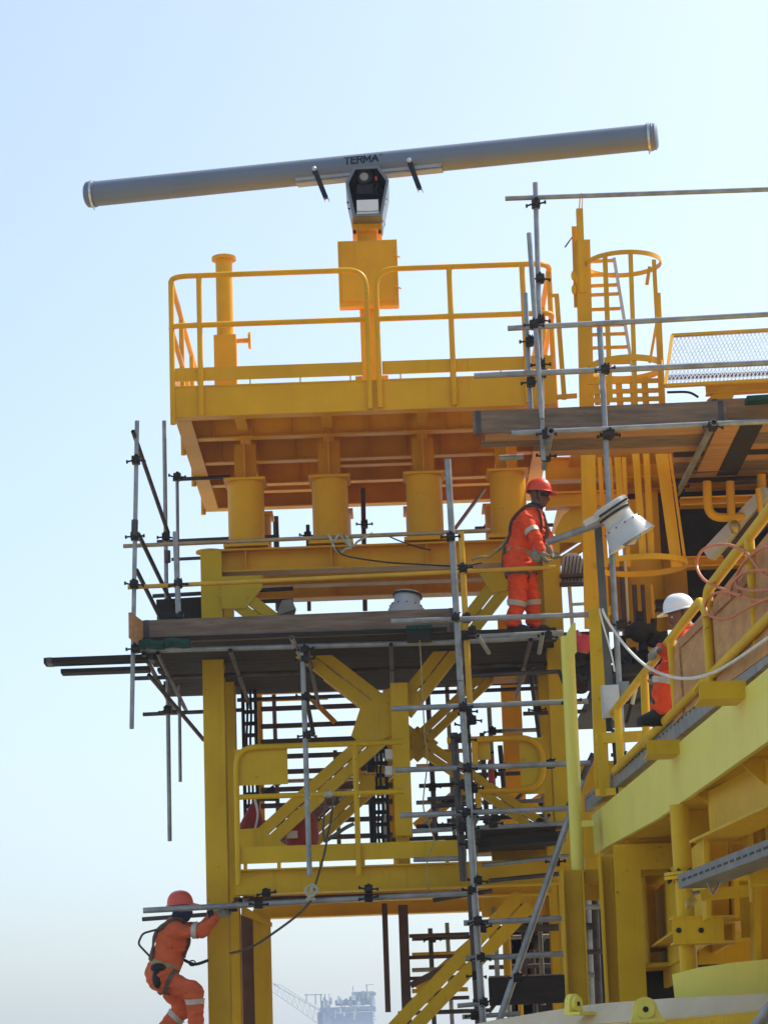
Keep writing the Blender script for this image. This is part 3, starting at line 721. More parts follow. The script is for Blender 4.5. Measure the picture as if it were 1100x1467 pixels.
# deck boards
zc = gz(690, 623, YC)
tb = board('long grey toe board on edge along the upper right scaffold deck', (677, 606, YC+.02), (1040, 590.5, YC+.02), .038, .235)
board('lighter brown toe board lapped behind the grey one of the upper right scaffold', (1015, 590, YC+.08), (1190, 583, YC+.08), .038, .25, mat('brown_timber', (.26,.14,.06), .8, 0, var=.3, vscale=2.2, stretch=(1,9,9), bump=.3, bscale=14))
xs0, xs1 = gx(690, 620, YC), gx(1180, 600, YC)
k = 0; y0 = YC+.05
while y0 < YC+2.2:
    x0_ = xs0 if y0 < YC+.4 else (gx(775, 600, YC) if y0 < YC+.95 else gx(985, 600, YC))
    x1_ = xs1 + .1*math.sin(k*3)
    link_ = link('scaffold_board', MB().box(x0_+random.uniform(-.05,.05), x1_, y0, y0+.222, zc, zc+.038), (WO3, WOD, WOD, WO3, WO2)[k % 5])
    tag(link_, 'timber deck board of the upper right scaffold, one of a row seen from below', 'scaffold board', 'deck boards of the upper right scaffold')
    y0 += .232; k += 1
for i, (xx, mm, lab) in enumerate(((1040, WO3, 'pale sawn board end laid crosswise on the upper right scaffold deck'), (1072, WO2, 'darker brown board laid crosswise at the right edge of the upper scaffold deck'))):
    a = at(xx, 592, YC-.15); tag(link('scaffold_board', MB().box(a.x-.1, a.x+.13, YC-.15, YC+1.9, zc-.045, zc-.007), mm), lab, 'scaffold board')
# tie wire on top of the post

# ================================================================== dense tubes, stair and rails inside the tower
sD = thing('scaffold', 'crowded rear scaffold of grey and yellow tubes inside the tower, behind the cross braces', 'scaffold', tuple(at(600, 1467, 30.4)))
random.seed(21)
for (x0, y0, x1, y1, Y, mm, r_) in ((612, 985, 625, 1215, 30.0, OLD, .03), (640, 985, 652, 1215, 30.4, GAL, .026), (700, 1010, 712, 1215, 30.2, GAL, .028), (690, 1050, 698, 1190, 29.9, OLD, .03), (716, 1068, 722, 1135, 30.1, OLD, .03), (765, 930, 782, 1215, 30.5, GAL, .026), (392, 985, 400, 1212, 30.9, OLD, .026), (480, 1075, 486, 1212, 30.9, OLD, .026), (545, 1060, 552, 1212, 30.0, GAL, .022), (528, 1070, 534, 1212, 30.0, BLK, .03),
     (616, 1330, 632, 1700, 30.6, OLD, .028), (640, 1322, 660, 1700, 30.9, GAL, .026), (726, 1370, 730, 1467, 30.6, GAL, .028), (742, 1372, 747, 1467, 30.8, YEL, .03), (762, 1360, 768, 1467, 30.4, OLD, .03)):
    stube(sD, 'standard', (x0, y0, Y), (x1, y1, Y), mm, r_)
for (x0, x1, y, Y, mm) in ((596, 690, 1150, 30.2, GAL), (600, 690, 1126, 30.3, OLD), (590, 700, 1078, 30.3, YEL), (596, 662, 1184, 30.0, OLD), (690, 800, 1150, 30.1, GAL), (690, 800, 1172, 30.0, OLD), (680, 790, 1110, 30.4, OLD), (560, 680, 1203, 29.9, OLD), (700, 800, 1048, 30.5, GAL), (690, 800, 1206, 29.7, GAL), (370, 470, 1003, 31.1, YEL), (380, 560, 1120, 31.0, GAL),
     (590, 690, 1345, 30.5, OLD), (590, 690, 1390, 30.5, GAL), (700, 800, 1344, 30.3, GAL), (700, 800, 1386, 30.3, OLD), (570, 700, 1452, 30.2, OLD)):
    stube(sD, 'ledger', (x0, y, Y), (x1, y-(x1-x0)*.035, Y), mm, .026)
for (x0, y0, x1, y1, Y, mm) in ((600, 1190, 690, 1090, 30.6, GAL), (450, 1195, 560, 1060, 31.2, GAL), (700, 1190, 780, 1100, 30.6, OLD), (590, 1450, 690, 1350, 30.9, GAL), (700, 1450, 790, 1330, 30.8, OLD)):
    stube(sD, 'brace', (x0, y0, Y), (x1, y1, Y), mm)
cpl(sD, (619, 1128, 30.0), (645, 1150, 30.2), (705, 1048, 30.2), (706, 1110, 30.2), (708, 1172, 30.1), (694, 1078, 29.9), (718, 1100, 30.0), (776, 1150, 30.3), (397, 1120, 30.8), (619, 1345, 30.5), (645, 1390, 30.7), (728, 1386, 30.4), (765, 1344, 30.3), (702, 1135, 29.9), (692, 1120, 29.8), (622, 1184, 29.9), (650, 1204, 29.8))
for (x0, y0, x1, y1, Y) in ((596, 1186, 676, 1120, 31.0), (700, 1196, 800, 1128, 31.1), (600, 1420, 690, 1340, 31.0)):
    link('stair_stringer', MB().bar(at(x0, y0, Y), at(x1, y1, Y), .05, .14), YE2, sD)
for (x0, x1, y, Y) in ((596, 690, 1098, 30.9), (690, 790, 1136, 30.9), (590, 690, 1368, 30.9), (590, 670, 1420, 30.9)):
    link('stair_rail', MB().bar(at(x0, y, Y), at(x1, y-(x1-x0)*.035, Y), .05, .05), YE2, sD)
stD = thing('rear_stair', 'dark steel stair flight rising behind the lower cross braces of the tower', 'stairs', tuple(at(470, 1215, 31.6)))
for dy in (0, 26): link('stringer', MB().bar(at(400, 1212+dy*.2, 31.6+dy*.02), at(556, 1062+dy*.2, 31.6+dy*.02), .05, .16), RUS, stD)
for i in range(9):
    q = (i+.5)/9; link('tread', MB().bar(at(400+156*q-9, 1212-150*q, 31.85), at(400+156*q+14, 1212-150*q-1, 31.85), .5, .03), OLD, stD)
tag(link('grating_deck', MB().box(gx(684, 1195, 29.0), gx(800, 1195, 29.0), 29.0, 30.6, gz(700, 1207, 29.0), gz(700, 1203, 29.0)), OLD), 'dark grating deck behind the low scaffold planks', 'grating')

# ================================================================== caged ladder, right of the platform
YL = 26.6
t = thing('caged_ladder', 'yellow caged ladder rising above the upper right scaffold deck', 'ladder', tuple(at(850, 900, YL)))
def pbar(mb, a, b, wpx, d=.05):   # upright flat bar between two pixels at a distance, width in pixels
    A, B = at(*a), at(*b); w = (at(a[0]+wpx, a[1], a[2])-A).length
    return mb.bar(A, B, w, d, (0,1,0))
def cbar(a, b, wpx, d=.05, nm='cage_strap', m=YEL): return link(nm, pbar(MB(), a, b, wpx, d), m, t)
cbar((834.5, 345, YL), (847.5, 900, YL), 20, .09, 'stile')
cbar((829.5, 300, YL-.03), (834, 420, YL-.03), 9.5, .07, 'stile')
cbar((822.5, 325, YL+.06), (826, 440, YL+.06), 8, .04, 'stile')
link('tie_wire', MB().path(curve([at(829, 303, YL), at(831, 280, YL-.3), at(834, 279, YL-.3), at(833, 303, YL)]), .008, 6), CBL, t)
link('hook', MB().path([at(819, 340, YL), at(809, 354, YL-.1)], .008, 6), CLP, t)
for y, dx in ((395, -5), (415, -4), (400, 6)): link('lug', MB().ball(at(824+dx*.5, y, YL-.03), .03, .03, .06), YEL, t)
def hoop(px0, px1, y, Yc, ry, wz, th=.012, nm='cage_hoop', a0=-180, a1=180, rim=None):
    A, B = at(px0, y, Yc), at(px1, y, Yc); c = (A+B)/2; rx = abs(B.x-A.x)/2; z = c.z; vs = []; fs = []; N = 48
    full = a1-a0 >= 360
    for i in range(N+1):
        a = math.radians(a0+(a1-a0)*i/N); d = V((math.cos(a), math.sin(a), 0))
        for (q, zz) in ((0, -wz/2), (th, -wz/2), (th, wz/2), (0, wz/2)): vs.append(V((c.x+(rx-q)*d.x, c.y+(ry-q)*d.y, z+zz)))
    for i in range(N):
        for j in range(4): k = (j+1) % 4; fs.append((i*4+j, i*4+k, i*4+4+k, i*4+4+j))
    return link(nm, (vs, fs), YEL, t), c, rx
h, hc, hr = hoop(838, 947, 378, YL, .40, .05)
hoop(842, 950, 528, YL, .42, .07)
hoop(850, 985, 810, YL, .46, .06)
for px_, qx in ((858, 868), (872, 884), (893, 900)): cbar((px_, 655, YL+.3), (qx, 812, YL+.38), 6, .012)
# straps
def cpt(px, y, front=True):
    return (px, y, YL-.38 if front else YL+.36)
for a, b, w_, Y in (((866, 364), (874, 575), 7, YL-.32), ((902.5, 360), (910, 580), 6.5, YL-.40), ((936, 372), (947, 575), 6, YL-.25), ((930, 520), (944, 440), 4, YL+.2)):
    cbar((a[0], a[1], Y), (b[0], b[1], Y), w_, .012)
cbar((941, 420, YL-.1), (948, 580, YL-.1), 9, .03)
cbar((930, 382, YL), (926, 408, YL), 5, .02, 'hook')
for a, b, w_, Y in (((910, 650), (921, 800), 10, YL-.4), ((925, 650), (933, 800), 9, YL-.36), ((943, 650), (966, 812), 10, YL-.3), ((952, 650), (973, 812), 8, YL-.2), ((959, 650), (981, 806), 4, YL-.1), ((884, 655), (888, 720), 9, YL-.4), ((868, 660), (876, 800), 6, YL+.3)):
    cbar((a[0], a[1], Y), (b[0], b[1], Y), w_, .012)
for i, (px, w_) in enumerate(((853, 8), (866, 8), (885, 9), (905, 9), (922, 9))): cbar((px, 540, YL-.2), (px+3, 580, YL-.2), w_, .03, 'base_strap')
for y in (548, 562, 574): link('base_band', MB().bar(at(842, y, YL-.22), at(948, y-3, YL-.22), .02, .05), YEL, t)
# leaning inner ladder
L = thing('step_ladder', 'narrow ladder leaning inside the yellow ladder cage', 'ladder', tuple(at(890, 570, YL+.2)))
for a, b in (((842, 372), (846, 560)), ((879, 370), (908, 545))):
    link('side_rail', MB().bar(at(a[0], a[1], YL+.2), at(b[0], b[1], YL+.2), .03, .06, (0,1,0)), GR2, L)
for y, x1 in ((374, 880), (394, 882), (409, 884), (422, 885), (443, 888), (466, 893), (479, 895), (498, 898), (520, 902)):
    link('rung', MB().bar(at(841, y+1, YL+.2), at(x1, y-1, YL+.2), .045, .028), YEL, L)
# lit yellow post beside the platform rail
g = thing('gate_post', 'thin yellow gate post bent at the top, between platform rail and ladder', 'post', tuple(at(800, 575, 26.9)))
link('upright', MB().bar(at(797, 424, 26.9), at(808, 572, 26.9), .05, .05, (0,1,0)), YEL, g)
link('top_arm', MB().bar(at(785, 424, 26.9), at(800, 423, 26.9), .04, .03), YEL, g)
link('foot_rail', MB().bar(at(797, 569, 26.88), at(826, 567, 26.88), .05, .045), YEL, g)
# ------------------------------------------------------------------ expanded metal panel
YM = 25.9
mp = thing('mesh_panel', 'yellow framed panel of expanded metal mesh above the upper right scaffold', 'mesh panel', tuple(at(1030, 550, YM)))
q = [at(962, 481, YM+.35), at(1190, 468, YM+.35), at(1180, 541, YM-.2), at(952, 553, YM-.2)]
for a, b in ((0,1), (1,2), (2,3), (3,0)): link('frame_bar', MB().bar(q[a], q[b], .035, .035, (0,-1,.3)), YEL, mp)
x_ = .66; link('frame_bar', MB().bar(q[0].lerp(q[1], x_), q[3].lerp(q[2], x_), .03, .03, (0,-1,.3)), ALU, mp)
m = MB(); nr, nc = 15, 40; nrm = (q[1]-q[0]).cross(q[3]-q[0]).normalized()
def qp(u, v): return q[0].lerp(q[1], u).lerp(q[3].lerp(q[2], u), v)
for r in range(nr):
    pts = [qp(.01+.98*i/(nc*2), min(.99, max(.01, (r+(.0 if (i+r) % 2 else 1.0))/nr))) for i in range(nc*2+1)]
    for a, b in zip(pts[:-1], pts[1:]): m.bar(a, b, .009, .006, nrm)
link('expanded_mesh', m, ALU, mp, smooth=False)
t = thing('yellow_beam', 'yellow beam with a bracket below the mesh panel', 'beam', tuple(at(1040, 570, YM+.5)))
link('beam', MB().ibeam(at(1010, 558, YM+.5), at(1190, 548, YM+.5), .12, .13), YEL, t)
link('bracket', MB().prism([at(1012, 573, YM+.45), at(1036, 552, YM+.45), at(1056, 553, YM+.45), at(1048, 573, YM+.45)], (0,.05,0)), YEL, t)
link('hand_lever', MB().path(curve([at(955, 562, YM), at(985, 562, YM), at(1000, 569, YM)]), .014, 8), CLP, t)
# ================================================================== big module and stair on the right
def Yg(px): return 26*508/(px-342)
def ag(px, py, o=0.): return at(px, py, Yg(px)+o)
mod = thing('steel_module', 'heavy yellow steel module with a lemon edge girder and gusset plates, lower right', 'steel structure', (ag(1100, 1200).x, 21, GZ))
gA, gB = ag(848, 1195), ag(1100, 1010)
gd = (gB-gA).normalized(); gd.z = 0; gd.normalize(); gn = V((gd.y, -gd.x, 0))
if gn.x < 0: gn = -gn           # towards the right, under the deck
zG0 = ag(1100, 1059).z; zG1 = ag(1100, 961).z
gP = V((gB.x, gB.y, 0)); 
def gl_(px, py=1100):           # distance along the girder line for a pixel column
    return None
far_ = V((gA.x, gA.y, 0)); near_ = gP+(gP-far_).normalized()*7
tdir = (near_-far_).normalized(); Lg = (near_-far_).length
# plate with a tapered far end
zt0 = at(854, 1168, far_.y).z; ze0 = at(848, 1226, far_.y).z; zk = ag(937, 1182).z
pk = ag(937, 1182); kk = (V((pk.x, pk.y, 0))-far_).length
poly = [far_+V((0,0,zt0)), near_+V((0,0,zG1)), near_+V((0,0,zG0)), far_+tdir*kk+V((0,0,zG0)), far_+V((0,0,ze0+.02))]
link('edge_girder', MB().prism(poly, gn*.04), LEM, mod)
link('girder_flange', MB().bar(far_+V((0,0,zG1-.004))+gn*.2, near_+V((0,0,zG1-.004))+gn*.2, .36, .02), LEM, mod)
# soffit and deck edge behind the girder
a, b = far_+tdir*.2+gn*.05, near_
link('soffit_plate', MB().prism([a+V((0,0,zG0+.06)), b+V((0,0,zG0+.06)), b+gn*5.5+V((0,0,zG0+.06)), a+gn*5.5+V((0,0,zG0+.06))], (0,0,.05)), YE2, mod)
m = MB()
for q in (.9, 2.2): 
    link('deck_beam', MB().ibeam(far_+gn*q+V((0,0,zG0-.12)), near_+gn*q+V((0,0,zG0-.12)), .2, .34), YE2, mod)
wa_ = gP+gn*1.6; link('unseen_side_wall', MB().prism([wa_+tdir*.5+V((0,0,GZ)), near_+gn*1.6+V((0,0,GZ)), near_+gn*1.6+V((0,0,zG0+.05)), wa_+tdir*.5+V((0,0,zG0+.05))], gn*.04), YE2, mod)  # unseen wall added to block sky light from the right
for px in (884, 940, 983, 1045):   # knee plates
    p = ag(px, 1100); s_ = (V((p.x, p.y, 0))-far_).dot(tdir); o = far_+tdir*s_
    pts = [o+gn*.06+V((0,0,zG0+.055)), o+gn*.06+V((0,0,zG0+.01)), o+gn*.34+V((0,0,zG0-.24)), o+gn*.78+V((0,0,zG0-.24)), o+gn*.78+V((0,0,zG0+.055))]
    link('knee_plate', MB().prism(pts, tdir*.02), YE2, mod)
# sloping lower beam with stiffeners
b0, b1 = at(990, 1206, 20.6), at(1190, 1113, 16.6)
link('lower_beam', MB().bar(b0+gn*.15, b1+gn*.15, .34, .022).bar(b0+gn*.16+V((0,0,.2)), b1+gn*.16+V((0,0,.2)), .014, .4), YE2, mod)
for px, y0, y1, w_ in ((1010, 1200, 1318, 6), (1070, 1172, 1240, 5), (1097, 1158, 1236, 8)):
    A, B = at(px-3, y0, 20.4), at(px+2, y1, 20.4); link('stiffener', MB().bar(A, B, w_/178, .3, (0,1,0)), YE2, mod)
def vplate(pix, Y, t=.02, m_=None, nm='plate', par=None):
    return link(nm, MB().prism([at(x, y, Y) for x, y in pix], (0, t, 0)), m_ or YE2, par or mod)
vplate([(1014, 1200), (1042, 1190), (1044, 1312), (1018, 1316)], 21.6)
vplate([(1042, 1180), (1110, 1150), (1110, 1250), (1046, 1250)], 24.0, m_=BL2, nm='recess_shade_sheet')  # black sheet standing in for the shade of the opening
vplate([(1012, 1195), (1016, 1194), (1022, 1350), (1018, 1350)], 21.0, 3.5, nm='web_plate')
vplate([(1043, 1184), (1047, 1183), (1053, 1350), (1049, 1350)], 21.7, 3.0, nm='web_plate')
vplate([(985, 1318), (1100, 1314), (1100, 1318), (985, 1322)], 21.4, 4.0, nm='shelf_plate')
vplate([(1088, 1160), (1180, 1130), (1180, 1400), (1090, 1400)], 20.8)
vplate([(1078, 1160), (1088, 1158), (1090, 1400), (1082, 1400)], 20.6, .3, nm='stiffener')
vplate([(878, 1210), (968, 1207), (968, 1244), (917, 1246), (927, 1437), (888, 1447)], 24.3, .03, nm='frame_plate')
vplate([(922, 1256), (972, 1254), (975, 1382), (929, 1378)], 25.6, .03, YE2, 'recessed_panel')
vplate([(929, 1374), (935, 1374), (935, 1382), (930, 1382)], 25.55, .03, YE2, 'panel_foot')
vplate([(919, 1244), (924, 1256), (931, 1380), (927, 1382)], 24.6, .9, YE2, 'return_plate')
vplate([(917, 1246), (972, 1244), (972, 1252), (918, 1255)], 24.5, 1.2, YE2, 'return_plate')
vplate([(974, 1244), (980, 1244), (988, 1400), (982, 1400)], 23.2, 2.4, YE2, 'return_plate')  # hidden plate added to keep light out of the recess
vplate([(922, 1380), (986, 1377), (987, 1382), (923, 1386)], 24.4, 1.3, YE2, 'return_plate')
vplate([(925, 1380), (1110, 1372), (1110, 1440), (925, 1440)], 25.2, .03, BL2, 'recess_shade_sheet')  # shade low in the bay, put in as a black sheet
vplate([(985, 1240), (1110, 1235), (1110, 1400), (985, 1400)], 26.5, .03, YE2, 'back_panel')
vplate([(985, 1160), (1012, 1160), (1016, 1300), (990, 1300)], 25, .03, BL2, 'recess_shade_sheet')  # black sheet painted for the shade beside the pipe
vplate([(1000, 1352), (1090, 1348), (1090, 1378), (1000, 1382)], 23.2, .03, YE2, 'back_panel')
vplate([(1058, 1262), (1100, 1260), (1102, 1340), (1062, 1344)], 21.0, .03, YE2, 'bracket_plate')
def hpost(x0, x1, y0, y1, Y, nm='h_post', sh=0):
    A, B = at((x0+x1)/2+sh, y1, Y), at((x0+x1)/2, y0, Y); w_ = abs(at(x1, y0, Y).x-at(x0, y0, Y).x); m = MB()
    for s_ in (-1, 1): m.bar(A+V((s_*(w_/2-.008), 0, 0)), B+V((s_*(w_/2-.008), 0, 0)), .016, .26, (0,1,0))
    m.bar(A+V((0,.03,0)), B+V((0,.03,0)), w_-.03, .014, (0,1,0))
    return link(nm, m, YE2, mod)
hpost(803, 834, 1246, 1452, 25.4, sh=9)
hpost(857, 879, 1226, 1448, 24.8, sh=12)
vplate([(831, 1246), (858, 1245), (858, 1265), (831, 1266)], 25.5, .12, nm='cross_member')
vplate([(831, 1267), (858, 1266), (858, 1290), (831, 1290)], 25.7, .02, nm='cross_member')
# flanged pipe
t = thing('flanged_pipe', 'yellow vertical pipe with a bolted flange and a clamp plate under the lemon girder', 'pipe', tuple(at(985, 1395, 21)))
pc = at(975.5, 1210, 21.0); pd = at(985, 1400, 21.0)
zf = at(977, 1253, 20.85).z
link('upper_pipe', MB().tube((pc.x, pc.y, zG0-.02), (pc.x, pc.y, zf+.02), .078, 24), YE2, t)
link('lower_pipe', MB().tube((pc.x, pc.y, GZ), (pc.x, pc.y, zf-.02), .072, 24), YE2, t)
fl = link('flange', MB().lathe([(.155, .003), (.155, .03)], (pc.x, pc.y, zf), (0,0,1), 28).lathe([(.155, -.03), (.155, -.003)], (pc.x, pc.y, zf), (0,0,1), 28), YE2, t)
for i in range(8):
    a = 2*math.pi*(i+.5)/8; c = V((pc.x+.125*math.cos(a), pc.y+.125*math.sin(a), zf)); link('flange_bolt', MB().tube(c+V((0,0,-.055)), c+V((0,0,.055)), .009, 6).tube(c+V((0,0,.03)), c+V((0,0,.045)), .019, 6).tube(c-V((0,0,.045)), c-V((0,0,.03)), .019, 6), CLP, fl)
m = MB(); c0, c1 = at(963, 1333, 20.7), at(1036, 1331, 20.7)
m.bar(c0, c1, .02, .19); m.bar(c0+V((0,.1,.1)), c1+V((.1,.1,.1)), .24, .016); m.bar(c0+V((0,.1,-.1)), c1+V((.1,.1,-.1)), .24, .016)
cp = link('clamp_plate', m, YE2, t)
for px in (971.5, 1003.5):
    c = at(px, 1333, 20.7); link('bolt_hole', MB().tube(c+V((0,-.02,0)), c+V((0,.0,0)), .022, 14), BLK, cp)
# cable tray
t = thing('cable_tray', 'grey slotted cable tray end sticking out beside the flanged pipe', 'cable tray', tuple(at(1000, 1276, 19.6)))
a, b = at(994, 1272, 19.8), at(1190, 1200, 16.4)
m = MB(); m.bar(a, b, .25, .006)
for s_ in (-1, 1): m.bar(a, b, .006, .1, (0,0,1), (s_*.122, .053)); m.bar(a, b, .03, .006, (0,0,1), (s_*.108, .1))
tr = link('tray', m, mat('dull_zinc', (.19,.19,.18), .5, .3, var=.2, vscale=5), t)
dd = (b-a).normalized(); sdv = perp(dd, (0,0,1))[1]
for i in range(14): c = a+dd*(.18+.17*i); link('slot', MB().bar(c-dd*.05+V((0,0,.05))+sdv*(.1265 if sdv.x < 0 else -.1265), c+dd*.05+V((0,0,.05))+sdv*(.1265 if sdv.x < 0 else -.1265), .003, .018), CLP, tr)
link('end_clip', MB().path(rnd([a+dd*.3+V((-.0,-.14,.03)), a+dd*.3+V((.04,-.15,-.1)), a+dd*.3+V((.12,-.14,.03))], .03), .01, 6), GAL, t)
m = MB(); m.bar(at(1002, 1283, 19.9), at(1074, 1276, 19.9), .1, .085)
link('bracket_arm', m, YE2, t); link('bracket_arm', MB().bar(at(1072, 1262, 18.7), at(1190, 1252, 18.7), .1, .08), YE2, t)
link('bracket_post', MB().bar(at(1073, 1250, 18.8), at(1075, 1292, 18.8), .012, .1, (0,1,0)), YE2, t)
t = thing('shackle', 'small brass shackle hanging at the end of the cable tray', 'shackle', tuple(at(990, 1300, 19.8)))
link('bow', MB().path(rnd([at(997, 1278, 19.7), at(992, 1286, 19.7), at(983, 1292, 19.7), at(983, 1301, 19.7), at(990, 1298, 19.7), at(997, 1288, 19.7)], .04), .013, 8), GOL, t)
link('pin', MB().tube(at(991, 1280, 19.7), at(1002, 1278, 19.7), .015, 8), GAL, t)
# lemon coaming, cream bulkhead edge with pad eyes
pts = [at(962, 1396, 20.6), at(1000, 1386, 20.5), at(1050, 1379, 20.4), at(1110, 1373, 20.3), at(1190, 1366, 20.2)]
m = MB(); n_ = len(pts)
low = [at(x, 1440, p.y) for x, p in zip((967, 1003, 1052, 1110, 1190), pts)]
m.add(pts+low, [(i, n_+i, n_+i+1, i+1) for i in range(n_-1)]); o = V((.2,1.2,0))
m.add([p for p in pts]+[p+o for p in pts], [(i, i+1, n_+i+1, n_+i) for i in range(n_-1)]); m.add([pts[0], low[0], low[0]+o, pts[0]+o], [(0,1,2,3)])
tag(link('coaming_plate', m, LEM, ang=20), 'bright lemon curved coaming plate at the foot of the flanged pipe', 'coaming plate')
pts = [at(640, 1476, 22), at(704, 1462, 21.8), at(780, 1449, 21.5), at(840, 1440, 21.0), at(866, 1437, 20.9), at(960, 1430, 20.2), at(1110, 1423, 19.2), at(1190, 1418, 18.8)]
lw = [at(x, y, p.y-.25) for (x, y), p in zip(((640, 1482), (704, 1478), (780, 1474), (840, 1470), (866, 1468), (960, 1461), (1110, 1447), (1190, 1440)), pts)]
n_ = len(pts); m = MB(); m.add(pts+lw, [(i, n_+i, n_+i+1, i+1) for i in range(n_-1)]); o = V((0,6,0))
m.add(pts+[p+o for p in pts], [(i, i+1, n_+i+1, n_+i) for i in range(n_-1)])  # unseen deck behind the edge, carried far back to block light from below
bk = link('bulkhead_edge', m, CRM, ang=20); tag(bk, 'cream painted sloping bulkhead edge along the bottom right of the scene', 'bulkhead edge')
m = MB(); lw2 = [p+V((0,.01,.012)) for p in lw]; l3 = [V((p.x, p.y+.01, GZ)) for p in lw]; m.add(lw2+l3, [(i, n_+i, n_+i+1, i+1) for i in range(n_-1)])
m.add(lw2+[p+V((0,2,0)) for p in lw2], [(i, i+1, n_+i+1, n_+i) for i in range(n_-1)])
link('lower_plate', m, YE2, bk, ang=20)
for (px, py, r, Y, lab, tilt) in ((924, 1450, 17, 19.9, 'larger yellow pad eye with a hole on the cream bulkhead edge', 0), (824, 1442, 14, 20.8, 'smaller yellow pad eye turned sideways on the cream bulkhead edge', .9)):
    c = at(px, py, Y); R = r/ (3666/Y/1.03); t = thing('pad_eye', lab, 'pad eye', tuple(c-V((0,0,R))))
    N_ = 14; prof = [V((R*math.cos(a), 0, R*math.sin(a)+.02)) for a in np.linspace(0, math.pi, N_)]+[V((-R*1.15, 0, -R*.75)), V((R*1.5, 0, -R*.75))]
    rot = Matrix.Rotation(tilt, 3, 'Z'); nrm = rot @ V((0,1,0))
    link('eye_plate', MB().prism([c+rot@p for p in prof], nrm*.05), LEM, t)
    link('boss', MB().lathe([(R*.75, -.03), (R*.75, .0)], c+V((0,0,.02)), -nrm*-1, 18), LEM, t)
    link('eye_hole', MB().tube(c-nrm*.034+V((0,0,.02)), c-nrm*.02+V((0,0,.02)), R*.24, 14), BLK, t)
    link('foot', MB().bar(c+rot@V((-R*1.3,-.05,-R*.7)), c+rot@V((R*1.5,-.05,-R*.7)), .12, R*.28), LEM, t)
tag(link('grey_tube', MB().tube(at(1083, 1470, 17.5), at(1120, 1424, 17.2), .045, 12, hollow=True), GAL), 'short grey tube end in the bottom right corner', 'tube')
# lemon pipe post left of the girder
t = thing('pipe_post', 'lemon yellow pipe post with a plate on top, standing left of the girder end', 'post', tuple(at(826, 1246, 25.5)))
link('pipe', MB().tube(at(828, 1250, 25.5), at(812, 912, 25.5), .068, 20), LEM, t)
vplate([(811, 908), (819, 893), (824, 892), (826, 934), (815, 944), (811, 944)], 25.36, .02, LEM, 'top_plate', t)
link('side_bracket', MB().bar(at(833, 1181, 25.4), at(850, 1180, 25.4), .1, .06), LEM, t)
link('bracket_leg', MB().bar(at(845, 1186, 25.4), at(848, 1228, 25.4), .05, .03, (0,1,0)), YE2, t)
# post with arms, boxes
t = thing('bracket_post', 'yellow square post with short arms that holds the grey junction boxes', 'post', tuple(at(860, 1140, 25.2)))
link('post', MB().bar(at(852, 871, 25.2), at(862, 1140, 25.2), .125, .12, (0,1,0)), YE2, t)
for y in (876, 935): link('arm', MB().bar(at(857, y, 25.2), at(874, y-1, 25.2), .1, .075).bar(at(857, y-4, 25.1), at(874, y-5, 25.1), .12, .012), YE2, t)
fr = [at(858, 1058, 25.0), at(930, 1054, 24.2)]
link('arm', MB().bar(fr[0], fr[1], .09, .1), YE2, t); link('arm', MB().bar(at(862, 1052, 24.9), at(866, 1140, 24.9), .1, .07, (0,1,0)), YE2, t); link('arm', MB().bar(at(858, 1136, 25), at(900, 1133, 24.7), .1, .07), YE2, t)
t = thing('strut_channel', 'dark grey slotted strut running down from the floodlight behind the yellow post', 'strut', tuple(at(868, 1000, 24.9)))
link('channel', MB().bar(at(856, 755, 24.75), at(873, 1000, 24.95), .07, .06, (0,1,0)), mat('dark_grey_strut', (.09,.10,.105), .45, .3, var=.2, vscale=6), t)
t = thing('junction_box', 'tall pale grey junction box on the yellow post', 'junction box', tuple(at(875, 1028, 24.7)))
link('enclosure', MB().box(gx(862.5, 1004, 24.7), gx(887.5, 1004, 24.7), 24.7, 24.85, gz(875, 1028, 24.7), gz(875, 981, 24.7)), GR2, t)
link('lid', MB().box(gx(864, 1004, 24.7), gx(886, 1004, 24.7), 24.685, 24.698, gz(875, 1026.5, 24.7), gz(875, 982.5, 24.7)), GR2, t)
c = at(872, 1030, 24.75); link('cable_gland', MB().tube(c+V((0,0,.02)), c-V((0,0,.12)), .035, 10).tube(c-V((-.03,0,.1)), c-V((-.05,0,.9)), .018, 8), BLK, t)
t = thing('junction_box', 'small blue grey box with a cable gland, right of the tall junction box', 'junction box', tuple(at(895, 1000, 24.75)))
link('enclosure', MB().box(gx(887.5, 988, 24.75), gx(901, 988, 24.75), 24.75, 24.9, gz(894, 1001, 24.75), gz(894, 976, 24.75)), mat('blue_grey_paint', (.2,.24,.28), .4), t)
link('cable_gland', MB().tube(at(901, 990, 24.8), at(910, 985, 24.8), .04, 12).tube(at(910, 985, 24.8), at(905, 1008, 24.9), .022, 8), GR2, t)
link('cable_gland', MB().tube(at(906, 1003, 24.9), at(897, 1035, 25), .02, 8), BLK, t)
# ------------------------------------------------------------------ stair
st = thing('stairway', 'open stairway with thick yellow pipe hand rails climbing to the right', 'stairs', tuple(ag(850, 1160)))
def sg(px, py, o=.2): return ag(px, py, o)
s0, s1 = sg(838, 1152), sg(1190, 858)
sv = (s1-s0).normalized(); _, ss, su = perp(sv, (0,0,1))
if ss.x < 0: ss = -ss
m = MB(); m.bar(s0, s1, .012, .15); m.bar(s0+su*.075+ss*.03, s1+su*.075+ss*.03, .07, .012); m.bar(s0-su*.075+ss*.03, s1-su*.075+ss*.03, .07, .012)
sgm = link('stringer', m, GAL, st)
Ls = (s1-s0).length
for i in range(60):
    c = s0+sv*(Ls*(i+.5)/60)+su*.035-ss*.0075; link('perforation', MB().bar(c-sv*.018, c+sv*.018, .003, .018), CLP, sgm)
link('walk_plate', MB().bar(s0+ss*.42-su*.07, s1+ss*.42-su*.07, .74, .02), YE2, st)
link('stringer', MB().bar(s0+ss*.8, s1+ss*.8, .05, .2), YE2, st)
nst = 22
